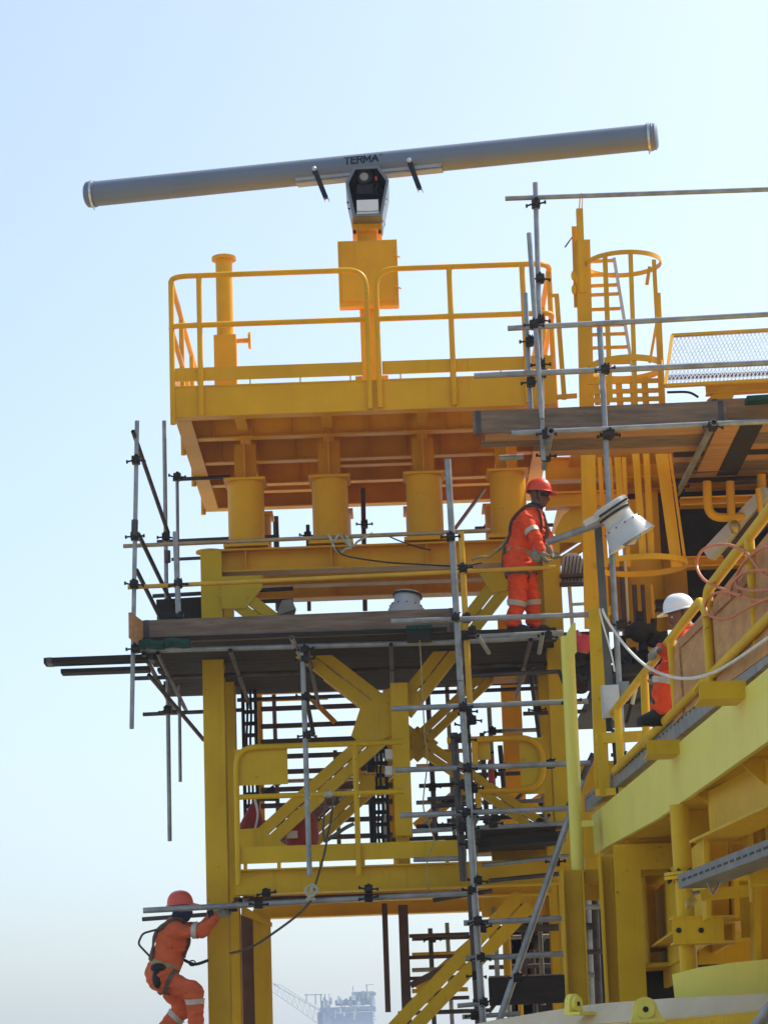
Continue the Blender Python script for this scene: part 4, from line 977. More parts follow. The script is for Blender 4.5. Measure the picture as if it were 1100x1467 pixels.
for i in range(nst):
    c = s0+sv*(Ls*(i+.5)/nst)+su*.04; link('tread', MB().bar(c+ss*.05, c+ss*.76, .2, .03, (0,0,1)), GAL, st)
for q in ((925, 972, 1071, 20, 20.95), (1000, 1066, 990, 25, 18.2)):
    A = at(q[0], q[2]+1, q[4]); k_ = 3666/(A.y*1.03); w_ = (q[1]-q[0])/k_; h_ = q[3]/k_
    link('support_bracket', MB().box(A.x, A.x+w_, A.y-.05, A.y-.03, A.z-h_/2, A.z+h_/2).box(A.x, A.x+w_, A.y-.028, A.y+.3, A.z+h_/2-.012, A.z+h_/2).box(A.x, A.x+w_, A.y-.028, A.y+.3, A.z-h_/2, A.z-h_/2+.012), YE2, st)
HR = .038
def hr(nm, pts, r=HR, R=.12, o=.0): return link(nm, MB().path(rnd([ag(x, y, o) for x, y in pts], R), r, 12), YE2, st)
hr('top_rail', [(870, 1030), (922, 965), (1003, 860), (1012, 880), (1019, 990)], R=.1)
hr('top_rail', [(1013, 884), (1013, 846), (1100, 733), (1190, 615)], r=.042, R=.16)
hr('middle_rail', [(880, 1104), (933, 1052), (1100, 885), (1190, 795)])
for (x0, y0, x1, y1) in ((960, 913, 970, 1030), (922, 965, 926, 1062), (1072, 770, 1086, 930), (884, 1015, 889, 1100)):
    link('rail_post', MB().tube(ag(x0, y0, .0), at(x1, y1, Yg(x0)), HR, 14), YE2, st)
# plywood along the stair
def sheet(lab, pix, o=.12, t=.018, m_=PLY):
    return tag(link('plywood_sheet', MB().prism([ag(x, y, o) for x, y in pix], gn*t), m_), lab, 'plywood sheet')
sheet('large tan plywood sheet standing behind the stair hand rail', [(975, 916), (1190, 652), (1190, 872), (975, 1026)], .16)
sheet('narrow tan plywood strip beside the white helmeted worker', [(957, 936), (971, 919), (977, 1024), (966, 1036)], .14)
b_ = link('timber_batten', MB().bar(ag(974, 922, .1), ag(1075, 824, .1), .02, .07), WO3); tag(b_, 'diagonal timber batten nailed across the large plywood sheet', 'batten')
b_ = link('timber_batten', MB().bar(ag(973, 915, .15), ag(980, 1020, .15), .03, .04, (0,1,0)), WO3); tag(b_, 'upright pale batten at the left edge of the large plywood sheet', 'batten')
# hose and cable
loops = [[(1112, 856), (1085, 860), (1058, 853), (1035, 844), (1010, 832), (999, 817), (998, 802), (1006, 788), (1024, 781), (1046, 781), (1066, 790), (1078, 803), (1090, 820), (1112, 833)],
         [(1112, 784), (1094, 784), (1080, 792), (1065, 806), (1055, 824), (1056, 840), (1074, 846), (1095, 845), (1112, 843)],
         [(1112, 818), (1086, 817), (1064, 821), (1048, 838), (1046, 856)],
         [(1061, 853), (1040, 848), (1022, 851), (1011, 862), (1012, 877), (1027, 886), (1046, 884), (1066, 873), (1088, 862), (1112, 852)]]
t = thing('air_hose', 'orange air hose lying in loose coils over the stair hand rail', 'hose', tuple(ag(1050, 886, -.2)))
for i, L_ in enumerate(loops): link('hose_coil', MB().path(curve([ag(x, y, -.16-.02*i) for x, y in L_], 7), .0125, 8), HOS, t)
tag(link('white_cable', MB().path(curve([at(861, 868, 24.9), at(866, 882, 24.7)]+[ag(x, y, o) for x, y, o in ((880, 905, -.0), (900, 931, -.15), (925, 954, -.35), (955, 968, -.5), (985, 972, -.35), (1015, 966, -.15), (1045, 951, -.15), (1078, 929, -.12), (1115, 903, -.1))], 8), .014, 8), CBL), 'white cable sagging from the yellow post to the stair', 'cable')
tag(link('thin_cord', MB().path(curve([at(858, 872, 24.8), at(862, 890, 24.8), at(871, 921, 24.8), at(876, 940, 24.8), at(880, 962, 24.8)], 6), .009, 6), CBL), 'thin cord tied down the back of the yellow bracket post', 'cord')

# ================================================================== beams, pipes and machinery behind the ladder
dk = thing('deck_structure', 'brown and yellow deck beams, wall and pipe column behind the ladder cage', 'steel structure', tuple(at(900, 960, 28)))
def hb(x0, x1, y0, y1, Y, m_=YEL, d=.2, nm='deck_beam'):
    A = at(x0, y1, Y); B = at(x1, y1-(x1-x0)*.035, Y); z1_ = at(x0, y0, Y).z
    return link(nm, MB().ibeam((A.x, Y+d/2, (A.z+z1_)/2), (B.x, Y+d/2, (A.z+z1_)/2), d, z1_-A.z), m_, dk)
hb(782, 1200, 655, 688, 28.4, YEL); hb(782, 1200, 688, 706, 28.9, YEL); hb(782, 897, 705, 726, 28.15, YEL)
hb(982, 1200, 797, 812, 27.8, YEL); hb(975, 1200, 712, 724, 28.2, YEL); hb(940, 1200, 858, 872, 27.9, RUS)
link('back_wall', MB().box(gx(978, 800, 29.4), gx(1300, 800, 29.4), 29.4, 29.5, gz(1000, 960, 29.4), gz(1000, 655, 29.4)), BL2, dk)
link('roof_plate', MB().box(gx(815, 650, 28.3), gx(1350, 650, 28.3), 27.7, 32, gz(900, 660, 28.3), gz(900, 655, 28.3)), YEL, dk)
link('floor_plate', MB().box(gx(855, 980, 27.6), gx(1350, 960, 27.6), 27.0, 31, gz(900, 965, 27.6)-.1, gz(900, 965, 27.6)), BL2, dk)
link('unseen_side_wall', MB().box(gx(1300, 960, 27.6), gx(1304, 960, 27.6), 25.5, 31, gz(900, 965, 27.6), gz(900, 655, 28.3)), YEL, dk)
for i, (x0, y0, x1, y1, Y, mm, r_) in enumerate(((708, 1300, 714, 1440, 29.6, GAL, .03), (724, 1310, 729, 1440, 29.9, YE2, .05), (748, 1290, 754, 1440, 29.5, OLD, .03), (772, 1300, 778, 1440, 29.8, GAL, .028), (840, 1290, 846, 1440, 29.4, GAL, .05), (852, 1290, 858, 1440, 29.0, OLD, .04), (868, 1240, 874, 1440, 29.5, YE2, .06), (930, 1385, 931, 1440, 28.5, GAL, .02), (948, 1385, 949, 1440, 28.8, OLD, .04))):
    link('pipe', MB().tube(at(x1, y1, Y), at(x0, y0, Y), r_, 10), mm, dk)
for (x0, x1, y, Y, mm, r_) in ((700, 860, 1332, 29.3, OLD, .04), (700, 860, 1402, 29.2, GAL, .03), (835, 880, 1300, 28.9, GAL, .03), (835, 880, 1364, 28.9, OLD, .03), (925, 985, 1408, 28.3, OLD, .05)):
    link('pipe', MB().tube(at(x0, y, Y), at(x1, y-(x1-x0)*.035, Y), r_, 10), mm, dk)
c = at(928, 900, 28.3); link('pipe_column', MB().tube((c.x, 28.7, gz(920, 945, 28.7)), (c.x, 28.7, gz(920, 800, 28.7)), .26, 28), YEL, dk)
vplate([(795, 760), (806, 738), (820, 727), (846, 726), (846, 770), (838, 777), (795, 777)], 28.3, .02, YE2, 'gusset_plate', dk)
link('brace', MB().bar(at(795, 790, 28.5), at(846, 757, 28.5), .1, .11), YEL, dk); link('brace', MB().bar(at(800, 806, 28.4), at(846, 776, 28.4), .1, .08), YEL, dk)
link('wall_panel', MB().box(gx(846, 850, 29.2), gx(985, 850, 29.2), 29.2, 29.23, gz(870, 905, 29.2), gz(870, 800, 29.2)), YEL, dk)
link('wall_panel', MB().box(gx(895, 850, 29.6), gx(985, 850, 29.6), 29.6, 29.63, gz(870, 803, 29.6), gz(870, 655, 29.6)), RUS, dk)
link('wall_panel', MB().box(gx(930, 850, 29.0), gx(950, 850, 29.0), 29.0, 29.2, gz(940, 795, 29.0), gz(940, 690, 29.0)), YEL, dk)
link('wall_panel', MB().box(gx(897, 850, 28.8), gx(925, 850, 28.8), 28.8, 29.0, gz(910, 795, 28.8), gz(910, 715, 28.8)), YEL, dk)
link('wall_panel', MB().box(gx(800, 1000, 29.2), gx(852, 1000, 29.2), 29.2, 29.23, gz(830, 990, 29.2), gz(830, 905, 29.2)), RUS, dk)
link('wall_panel', MB().box(gx(690, 1300, 30.2), gx(860, 1300, 30.2), 30.2, 30.23, gz(730, 1300, 30.2), gz(730, 1235, 30.2)), YE2, dk)
link('wall_panel', MB().box(gx(730, 1400, 31.2), gx(1000, 1400, 31.2), 31.2, 31.23, GZ, gz(830, 1290, 31.2)), BL2, dk)  # black sheet added behind, the void's shade put into its colour
link('wall_panel', MB().box(gx(826, 1100, 30), gx(905, 1100, 30), 30, 30.03, gz(870, 1260, 30), gz(870, 1090, 30)), YE2, dk)
for i, (px, w_, y0, y1, m_) in enumerate(((861, 5, 770, 900, YEL), (892, 7, 812, 900, RUS), (909, 7, 838, 900, RUS), (921, 6, 838, 905, RUS), (934, 5, 838, 910, YEL), (870, 4, 800, 890, YEL), (898, 4, 800, 890, CRM))):
    x_ = gx(px, 860, 27.6); link('pipe', MB().tube((x_, 27.6, gz(px, y1, 27.6)), (x_, 27.6, gz(px, y0, 27.6)), w_/260, 10), m_, dk)
for (px, py, r) in ((915, 905, .12), (935, 915, .1), (890, 940, .13), (920, 950, .15), (945, 945, .1), (900, 970, .12), (832, 940, .1), (838, 960, .09)):
    p = at(px, py, 27.3+random.uniform(0,.4)); link('valve', MB().tube(p-V((.16,0,0)), p+V((.16,0,.02)), r*.6, 12).tube(p, p+V((.02,0,.22)), r*.35, 10).ball(p, r), BL2 if px % 2 else CLP, dk)
for pts, r in (([(800, 960), (812, 985), (838, 990), (845, 960)], .02), ([(828, 968), (836, 978), (845, 972)], .03), ([(880, 930), (900, 955), (925, 960), (950, 985)], .025), ([(870, 990), (900, 1005), (930, 1000)], .03)):
    link('hose', MB().path(curve([at(x, y, 27.1) for x, y in pts], 6), r, 8), BLK, dk)
t = thing('bent_pipe', 'thick yellow pipe bent into a U below the upper right scaffold deck', 'pipe', tuple(at(1045, 750, 26.8)))
link('pipe_bend', MB().path(rnd([at(1012, 690, 26.8), at(1014, 742, 26.8), at(1092, 740, 26.8), at(1090, 680, 26.8)], .16), .048, 14), YEL, t)
link('pipe_leg', MB().tube(at(1045, 690, 26.8), at(1047, 742, 26.8), .046, 14), YEL, t)
link('padlock', MB().ball(at(1052, 755, 26.7), .06, .04, .075), GOL, t)
link('light_pipe', MB().tube(at(1085, 700, 26.5), at(1090, 740, 26.5), .03, 10), YEL, t)
for k, (x0, y0, x1, y1, mm) in enumerate(((1015, 795, 1100, 705, GR2), (1040, 795, 1100, 735, RUS))):
    tag(link('sloping_beam', MB().bar(at(x0, y0, 27.2), at(x1, y1, 26.6), .12, .14), mm), ('grey sloping stair stringer in shadow behind the bent yellow pipe', 'brown sloping beam just below the grey stair stringer')[k], 'beam')
t = thing('sky_gap_panel', 'white panel behind dark bars, added for bright sky between the worker and the ladder', 'panel', tuple(at(818, 845, 28.0)))  # white panel added for the bright sky showing through a gap
c = at(820, 812, 28.0)
vplate([(802, 835), (805, 800), (812, 792), (826, 792), (835, 802), (836, 835)], 28.06, .03, WHT, 'back_panel', t)
for i in range(6): x_ = gx(805+i*5.2, 815, 28.0); link('slat', MB().bar((x_, 28.0, gz(810, 832, 28.0)), (x_+.05, 28.0, gz(810, 797, 28.0)), .012, .03, (0,1,0)), CLP, t)
for y in (826, 838): link('shelf', MB().bar(at(801, y, 27.98), at(842, y-1.5, 27.98), .1, .035), RUS, t)
link('stand', MB().bar(at(815, 838, 28.0), at(820, 905, 28.0), .04, .04, (0,1,0)), CRM, t); link('stand', MB().bar(at(818, 866, 28.0), at(846, 864.5, 28.0), .03, .03), CRM, t)
tag(link('red_beacon', MB().lathe([(.0, -.1), (.07, -.09), (.08, 0), (.07, .09), (0, .1)], at(836, 922, 26.9), (.3,0,1), 16).lathe([(.0, -.09), (.06, -.08), (.07, 0), (.0, .08)], at(827, 912, 26.9), (0,0,1), 16), mat('pink_red_plastic', (.55,.05,.07), .35)), 'pair of pink red warning lamps beside the lemon pipe post', 'warning lamp')
# ================================================================== floodlights
def floodlight(label, cpx, Y, axis, S=1., full=True):
    c = at(*cpx, Y); ax = V(axis).normalized(); t = thing('floodlight', label, 'floodlight', tuple(c))
    prof = [(.0, -.20), (.15, -.20), (.16, -.185), (.16, -.15), (.148, -.145), (.15, -.065), (.182, -.05), (.238, .12), (.258, .135)]
    link('lamp_shade', MB().lathe([(r*S, h*S) for r, h in prof]+[(.24*S, .125*S), (.15*S, -.05*S), (0, -.06*S)], c, ax, 32), GR2, t)
    link('bulb', MB().lathe([(.0, -.05*S), (.1*S, -.02*S), (.12*S, .08*S), (.09*S, .15*S), (0, .18*S)], c, ax, 20), GLS, t)
    link('bezel', MB().lathe([(.161*S, -.18*S), (.169*S, -.18*S), (.169*S, -.155*S), (.161*S, -.155*S)], c, ax, 32), CLP, t)
    s1 = ax.cross(V((0,1,0))).normalized(); s2 = ax.cross(s1)
    for i in range(7):
        a = math.pi*(i/6)+ .0; d = s1*math.cos(a)-s2*math.sin(a)*(1 if s2.y > 0 else -1)
        link('rivet', MB().ball(c+ax*(-.035*S)+d*(.192*S), .008*S, n=8, m=5), CLP, t)
    return t, c, ax
fl, c, ax = floodlight('large grey bell shaped floodlight on an arm, tilted down right, beside the ladder', (894, 757), 24.4, (.50, .07, -.85), 1.03)
p = c-ax*.235; link('body_cap', MB().lathe([(.0, -.285), (.175, -.28), (.185, -.27), (.185, -.21), (.16, -.2)], c, ax, 32).bar(p+V((-.27,.0,-.15)), p+V((-.1,0,-.07)), .08, .06), GR2, fl)
link('bracket', MB().bar(p+V((-.14,-.19,-.125)), p+V((.14,-.19,.05)), .012, .022), CLP, fl)
link('mounting_arm', MB().path([at(786, 776, 25.4), at(815, 766, 25.1), at(850, 753, 24.6), at(866, 747, 24.4)], .036, 12), GAL, fl)
floodlight('grey floodlight half hidden behind the long toe board of the lower scaffold', (582, 874), 27.9, (-.12, -.15, -.97), .98)
# ================================================================== small things on the scaffold
t = thing('hanging_box', 'dark box with a green lid hung on the front ledger of the lower scaffold', 'box', tuple(at(600, 915, 26.6)))
link('box_body', MB().box(gx(583, 905, 26.6), gx(618, 905, 26.6), 26.6, 26.8, gz(600, 916, 26.6), gz(600, 902, 26.6)), BL2, t)
link('box_lid', MB().box(gx(582, 905, 26.6), gx(619, 905, 26.6), 26.58, 26.82, gz(600, 901.5, 26.6), gz(600, 896, 26.6)), GRN, t)
tag(link('thin_cord', MB().path(curve([at(x, y, 26.65) for x, y in ((601, 914), (603, 950), (605, 990), (608, 1050), (612, 1092), (606, 1150), (613, 1178), (622, 1206), (612, 1230), (614, 1276))], 6), .008, 6), KHA), 'thin yellowish cord hanging from the dark box with the green lid', 'cord')
tag(link('cloth_rag', MB().prism([at(395, 882, 27.9), at(404, 860, 27.9), (at(418, 858, 27.9)), at(424, 872, 27.8), at(420, 884, 27.9)], (0,.08,0)), mat('grey_cloth', (.25,.2,.15), .9, bump=.5)), 'crumpled grey cloth rag lying behind the long toe board', 'rag')
tag(link('orange_block', MB().box(gx(562, 912, 27.2), gx(584, 912, 27.2), 27.2, 27.4, gz(570, 914, 27.2), gz(570, 907, 27.2)), HRD), 'small orange block under the toe board beside the hanging box', 'block')
t = thing('rope_knot', 'pale rope knotted round the painted rail in front of the second round leg', 'rope', tuple(at(490, 790, 27.6)))
kp = lambda L: curve([at(x, y, 27.66-.02*(i % 3)) for i, (x, y) in enumerate(L)], 6)
link('rope', MB().path(kp([(470, 766), (478, 776), (486, 766), (494, 776), (503, 783), (497, 768), (505, 782), (512, 776), (522, 770), (533, 764)]), .014, 6), ROP, t)
link('rope', MB().path(kp([(473, 768), (478, 782), (486, 792), (496, 786), (502, 785), (494, 772)]), .013, 6), ROP, t)
tag(link('tie_strap', MB().path(curve([at(x, y, 27.6) for x, y in ((480, 784), (492, 795), (520, 801), (560, 806), (610, 809), (660, 811), (690, 806))], 6), .022, 6, .4), STR), 'dark slack strap running from the knotted rope towards the right worker', 'strap')
tag(link('tie_strap', MB().path(curve([at(x, y, 27.9) for x, y in ((556, 768), (575, 776), (600, 784), (617, 788))], 6), .018, 6, .4), STR), 'short dark strap trailing off the painted rail between second and third legs', 'strap')
# sling with loop hanging at the lower landing
t = thing('lifting_sling', 'dark webbing sling tied at the lower hand rail and running down to the left column', 'sling', tuple(at(450, 1280, 27.2)))
link('webbing', MB().path(curve([at(x, y, 27.25) for x, y in ((468, 1206), (464, 1225), (457, 1250), (449, 1276))], 6), .03, 8, .4), STR, t)
link('webbing', MB().path(curve([at(x, y, 27.1) for x, y in ((446, 1290), (440, 1297), (425, 1312), (400, 1331), (367, 1353), (345, 1362), (329, 1366))], 6), .032, 8, .4), STR, t)
link('rope', MB().path(curve([at(x, y, 27.35) for x, y in ((467, 1138), (465, 1160), (463, 1190), (466, 1206), (473, 1180), (477, 1150), (476, 1138), (470, 1134), (467, 1138))], 6), .014, 6), STR, t)
link('rope', MB().path(curve([at(x, y, 27.35) for x, y in ((465, 1206), (480, 1196), (495, 1186), (507, 1180))], 6), .022, 6), STR, t)
link('knot', MB().ball(at(471, 1138, 27.35), .06, .05, .04), ROP, t)
link('knot', MB().path(curve([at(x, y, 27.15) for x, y in ((446, 1268), (438, 1275), (444, 1284), (455, 1276), (448, 1268), (446, 1282), (440, 1290), (452, 1288))], 6), .02, 6), ROP, t)
# red canisters on the lower landing
t = thing('red_bag', 'dark red domed bag with a pale label on the lower landing', 'bag', tuple(at(433, 1212, 28.4)))
cB = at(433, 1212, 28.4); link('bag_body', MB().lathe([(.17, 0), (.19, .1), (.185, .24), (.15, .34), (.08, .41), (0, .43)], cB, (0,0,1), 22), RED, t)
link('label_patch', MB().box(cB.x-.16, cB.x-.04, cB.y-.2, cB.y-.17, cB.z+.07, cB.z+.15), WHT, t)
t = thing('red_bag', 'dark red pointed bag leaning at the left end of the lower landing', 'bag', tuple(at(358, 1208, 28.4)))
cB = at(358, 1208, 28.4); link('bag_body', MB().lathe([(.16, 0), (.17, .1), (.1, .3), (.03, .46), (0, .48)], cB, (.15,0,1), 20), RED, t)
link('bag_strap', MB().path(curve([cB+V((.06,-.16,.1)), cB+V((.1,-.12,.3)), cB+V((.07,-.04,.48))]), .02, 6, .4), WHT, t)
tag(link('grey_tarpaulin', MB().prism([at(362, 1146, 28.7), at(392, 1124, 28.7), at(398, 1146, 28.7)], (0,.12,0)), WO2), 'dark grey tarpaulin corner behind the plate of the left hand rail', 'tarpaulin')
# electrical boxes by the middle post
for k, (y0, y1, lab) in enumerate(((1073, 1088, 'upper of two small pale boxes on the left side of the middle post'), (1097, 1111, 'lower of two small pale boxes on the left side of the middle post'))):
    t = thing('socket_box', lab, 'socket box', tuple(at(557, y1, 27.9)))
    link('enclosure', MB().box(gx(551, y0, 27.8), gx(563, y0, 27.8), 27.8, 27.9, gz(557, y1, 27.8), gz(557, y0, 27.8)), GR2, t)
    link('lid', MB().box(gx(552, y0, 27.8), gx(562, y0, 27.8), 27.788, 27.798, gz(557, y1-1, 27.8), gz(557, y0+1, 27.8)), WHT, t)
tag(link('yellow_box', MB().box(gx(515, 1125, 28.3), gx(537, 1125, 28.3), 28.3, 28.5, gz(526, 1138, 28.3), gz(526, 1110, 28.3)).box(gx(513, 1125, 28.3), gx(539, 1125, 28.3), 28.28, 28.52, gz(526, 1109.8, 28.3), gz(526, 1107, 28.3)), YE2), 'plain yellow box behind the lower hand rail left of the middle post', 'box')
tag(link('red_canister', MB().lathe([(.0, 0), (.035, .0), (.035, .22), (.02, .26), (0, .27)], at(704, 1121, 28.2), (0,0,1), 12), RED), 'slim red canister hanging in the looped hand rail', 'canister')
for px, y0, y1 in ((716, 1072, 1130), (697, 1046, 1120)):
    pass
# ================================================================== far platform and crane across the water
FS = 2.2
def atf(x, y, Y): return at(x, y, Y*FS)
fp = thing('far_platform', 'hazy grey offshore platform far across the water', 'offshore platform', tuple(atf(495, 1640, 1000)))
def fbx(x0, x1, y0, y1, Y, m_, nm, d=14):
    A = atf(x0, y1, Y); B = atf(x1, y0, Y); return link(nm, MB().box(A.x, B.x, Y*FS, Y*FS+d*FS, A.z, B.z), m_, fp)
fbx(462, 534, 1449, 1500, 1000, FA2, 'wall_panel'); fbx(456, 474, 1450, 1500, 998, FAR, 'end_block')
fbx(458, 538, 1441, 1449, 999, FAR, 'deck'); fbx(480, 536, 1431, 1439, 1002, FAR, 'deck'); fbx(504, 536, 1420, 1430, 1003, FAR, 'deck')
random.seed(5)
for i in range(46):
    px = random.uniform(458, 536); y0 = random.uniform(1416, 1450); 
    if px < 500: y0 = max(y0, 1424+random.uniform(0, 10))
    fbx(px, px+random.uniform(.6, 4.5), y0, y0+random.uniform(2, 14), 996+random.uniform(0, 3), random.choice((FAR, FAR, WHT, FA2, CRM)), 'equipment', 6)
for px in (439, 452, 460, 466, 472): fbx(px-.5, px+.6, 1424, 1450 if px > 455 else 1434+(px-439)*.4, 1000, FAR, 'post', 1)
fbx(436, 462, 1424, 1426, 1000, FAR, 'beam', 1); fbx(505, 506, 1413, 1420, 1000, FAR, 'post', 1); fbx(525, 526, 1411, 1432, 1000, FAR, 'post', 1); fbx(523, 536, 1410, 1411, 1000, FAR, 'antenna_arm', 1)
for px in (470, 500, 528):
    A = atf(px, 1500, 1006); link('leg', MB().tube((A.x, A.y, -12.5), A, 1.0*FS, 10), FAR, fp)
for i in range(1, 18): fbx(534, 537+(i % 3), 1428+i*4, 1429.2+i*4, 999, FAR, 'catwalk', 2)
fc = thing('far_crane', 'faint lattice crane boom reaching up left from the far platform', 'crane', tuple(atf(470, 1462, 1000)))
def seg(a, b, r=.13): return link('chord', MB().tube(atf(a[0], a[1], a[2]), atf(b[0], b[1], b[2]), r*FS, 6), FAR, fc)
T0, T1, B0, B1 = (388, 1405), (456, 1448), (388, 1420), (456, 1467)
seg((388, 1407, 1000), (400, 1412, 1000)); seg((392, 1410, 1000), (458, 1448, 1000), .17); seg((403, 1412, 1003), (458, 1446, 1003), .12); seg((391, 1421, 1000), (458, 1468, 1000), .15); seg((394, 1410, 1000), (404, 1411, 1003), .12)
m = MB()
for i in range(9):
    a = (392+i*7.3, 1410+i*4.2); b = (394+(i+.5)*7.3, 1421+(i+.5)*5.2); c_ = (392+(i+1)*7.3, 1410+(i+1)*4.2)
    m.tube(atf(*a, 1000), atf(*b, 1000), .07*FS, 5); m.tube(atf(*b, 1000), atf(*c_, 1000), .07*FS, 5)
link('lattice', m, FAR, fc)
link('cabin', MB().box(atf(456, 1470, 1000).x, atf(464, 1470, 1000).x, 998*FS, 1003*FS, atf(460, 1480, 1000).z, atf(460, 1450, 1000).z), FAR, fc)
# ================================================================== people: bodies as one smooth surface (signed distance field, surface nets)
class Sdf:
    def __init__(s): s.p = []
    def cap(s, a, b, ra, rb, k=.03): s.p.append(('c', np.array(a, float), np.array(b, float), ra, rb, k)); return s
    def ell(s, c, r, k=.02, rot=None): s.p.append(('e', np.array(c, float), np.array(r, float), rot, None, k)); return s
    def chain(s, pts, rs, k=.03):
        for i in range(len(pts)-1): s.cap(pts[i], pts[i+1], rs[i], rs[i+1], k)
        return s
    @staticmethod
    def dist(pr, P):
        if pr[0] == 'c':
            _, a, b, ra, rb, k = pr; ab = b-a; L = max(1e-9, ab.dot(ab))
            t = np.clip(((P-a)@ab)/L, 0, 1); return np.linalg.norm(P-a-t[..., None]*ab, axis=-1)-(ra+(rb-ra)*t)
        _, c, r, rot, _, k = pr; Q = P-c
        if rot is not None: Q = Q@rot
        q = Q/r; l = np.linalg.norm(q, axis=-1); g = np.linalg.norm(q/r, axis=-1)
        return l*(l-1)/np.maximum(g, 1e-6)
    def at(s, P):
        P = np.asarray(P, float); D = np.full(P.shape[:-1], 1e3)
        for pr in s.p:
            d = s.dist(pr, P); k = pr[5]; h = np.maximum(k-np.abs(D-d), 0)/k; D = np.minimum(D, d)-h*h*k*.25
        return D
    def mesh(s, h, fold=None, cut=None):
        lo = np.min([np.minimum(p[1], p[2])-max(p[3], p[4]) if p[0] == 'c' else p[1]-p[2].max() for p in s.p], axis=0)-4*h
        hi = np.max([np.maximum(p[1], p[2])+max(p[3], p[4]) if p[0] == 'c' else p[1]+p[2].max() for p in s.p], axis=0)+4*h
        n = np.ceil((hi-lo)/h).astype(int)+1
        ax_ = [lo[i]+h*np.arange(n[i]) for i in range(3)]
        D = np.full(tuple(n), 1.0)
        for pr in s.p:
            if pr[0] == 'c': l, u = np.minimum(pr[1], pr[2])-max(pr[3], pr[4]), np.maximum(pr[1], pr[2])+max(pr[3], pr[4])
            else: l, u = pr[1]-pr[2].max(), pr[1]+pr[2].max()
            mg = pr[5]+3*h; i0 = np.maximum(0, ((l-mg-lo)/h).astype(int)); i1 = np.minimum(n, ((u+mg-lo)/h).astype(int)+2)
            sl_ = tuple(slice(a, b) for a, b in zip(i0, i1))
            P = np.stack(np.meshgrid(*[ax_[i][sl_[i]] for i in range(3)], indexing='ij'), -1)
            d = s.dist(pr, P); k = pr[5]; D0 = D[sl_]; hh_ = np.maximum(k-np.abs(D0-d), 0)/k; D[sl_] = np.minimum(D0, d)-hh_*hh_*k*.25
        if fold or cut:
            P = np.stack(np.meshgrid(*ax_, indexing='ij'), -1)
            near = np.abs(D) < .08
            if fold: D[near] += fold(P[near])
            if cut: D = np.maximum(D, cut(P))
        # surface nets
        S = D < 0; nx, ny, nz = n-1
        acc = np.zeros((nx, ny, nz, 3)); cnt = np.zeros((nx, ny, nz))
        cs = [(i, j, k) for i in (0,1) for j in (0,1) for k in (0,1)]
        G = lambda A, c: A[c[0]:c[0]+nx, c[1]:c[1]+ny, c[2]:c[2]+nz]
        for a in cs:
            for d in range(3):
                if a[d] == 0:
                    b = list(a); b[d] = 1; da, db = G(D, a), G(D, b); x = (da < 0) != (db < 0)
                    t = np.where(x, da/np.where(x, da-db, 1), 0)
                    for e in range(3): acc[..., e] += np.where(x, a[e]+(t if e == d else 0), 0)
                    cnt += x
        act = cnt > 0; idx = np.full((nx, ny, nz), -1); idx[act] = np.arange(act.sum())
        ijk = np.argwhere(act); vs = lo+h*(ijk+acc[act]/cnt[act][:, None]); fs = []
        for d in range(3):
            e, f = [(1,2),(2,0),(0,1)][d]
            sa = [slice(1, nx), slice(1, ny), slice(1, nz)]; sa[d] = slice(0, (nx, ny, nz)[d])
            A = S[tuple(slice(q.start, q.stop) for q in sa)]; sb = [slice(q.start, q.stop) for q in sa]; sb[d] = slice(1, (nx, ny, nz)[d]+1); B = S[tuple(sb)]
            for flip, msk in ((False, A & ~B), (True, ~A & B)):
                q = np.argwhere(msk)+np.array([0 if i == d else 1 for i in range(3)])
                E = np.zeros(3, int); E[e] = 1; Fv = np.zeros(3, int); Fv[f] = 1
                i0 = idx[tuple((q-E-Fv).T)]; i1 = idx[tuple((q-Fv).T)]; i2 = idx[tuple(q.T)]; i3 = idx[tuple((q-E).T)]
                Q = np.stack([i0, i1, i2, i3], 1); fs.append(Q[:, ::-1] if flip else Q)
        F = np.concatenate(fs); F = F[(F >= 0).all(1)]
        return [tuple(v) for v in vs], [tuple(int(i) for i in f) for f in F]
def folds(amp, sc, seed=0):
    r = np.random.RandomState(seed); K = r.normal(size=(7, 3))*sc; ph = r.rand(7)*6.28
    K[:, 2] *= 1.5
    return lambda P: amp*sum(np.sin(P@K[i]+ph[i]+1.3*np.sin(P@K[(i+3) % 7]*.5)) for i in range(7))/3.2
def band(sdf, c, axis, width, m, par, name, off=.012, n=36, start=.0):
    c = np.array(c, float); d, s_, u = perp(V(axis), (0,0,1) if abs(V(axis).normalized().z) < .9 else (1,0,0)); vs = []; fs = []
    for q in (-.5, 0, .5):
        o = c+np.array(d)*(q*width)
        for i in range(n):
            a = 2*math.pi*i/n; dr = np.array(s_*math.cos(a)+u*math.sin(a)); t = start
            for _ in range(60):
                dd_ = sdf.at(o+dr*t)
                if dd_ > -.001 or t > .125: break
                t += max(.003, -dd_*.8)
            vs.append(o+dr*(t+off))
    for r_ in range(2):
        for i in range(n): j = (i+1) % n; fs.append((r_*n+i, r_*n+j, r_*n+n+j, r_*n+n+i))
    return link(name, ([tuple(v) for v in vs], fs), m, par, ang=80)
def strap(sdf, pts, m, par, name='strap', w=.026, off=.016, k=6):
    out = []
    for p in curve(pts, k):
        p = np.array(p)
        for _ in range(12):
            d = sdf.at(p)
            if d > off-.004: break
            e = 1e-3; g = np.array([sdf.at(p+np.eye(3)[i]*e)-d for i in range(3)])/e; g /= max(1e-6, np.linalg.norm(g)); p = p+g*(off-d)
        out.append(V(p))
    return link(name, MB().path(out, w, 8, .35), m, par)
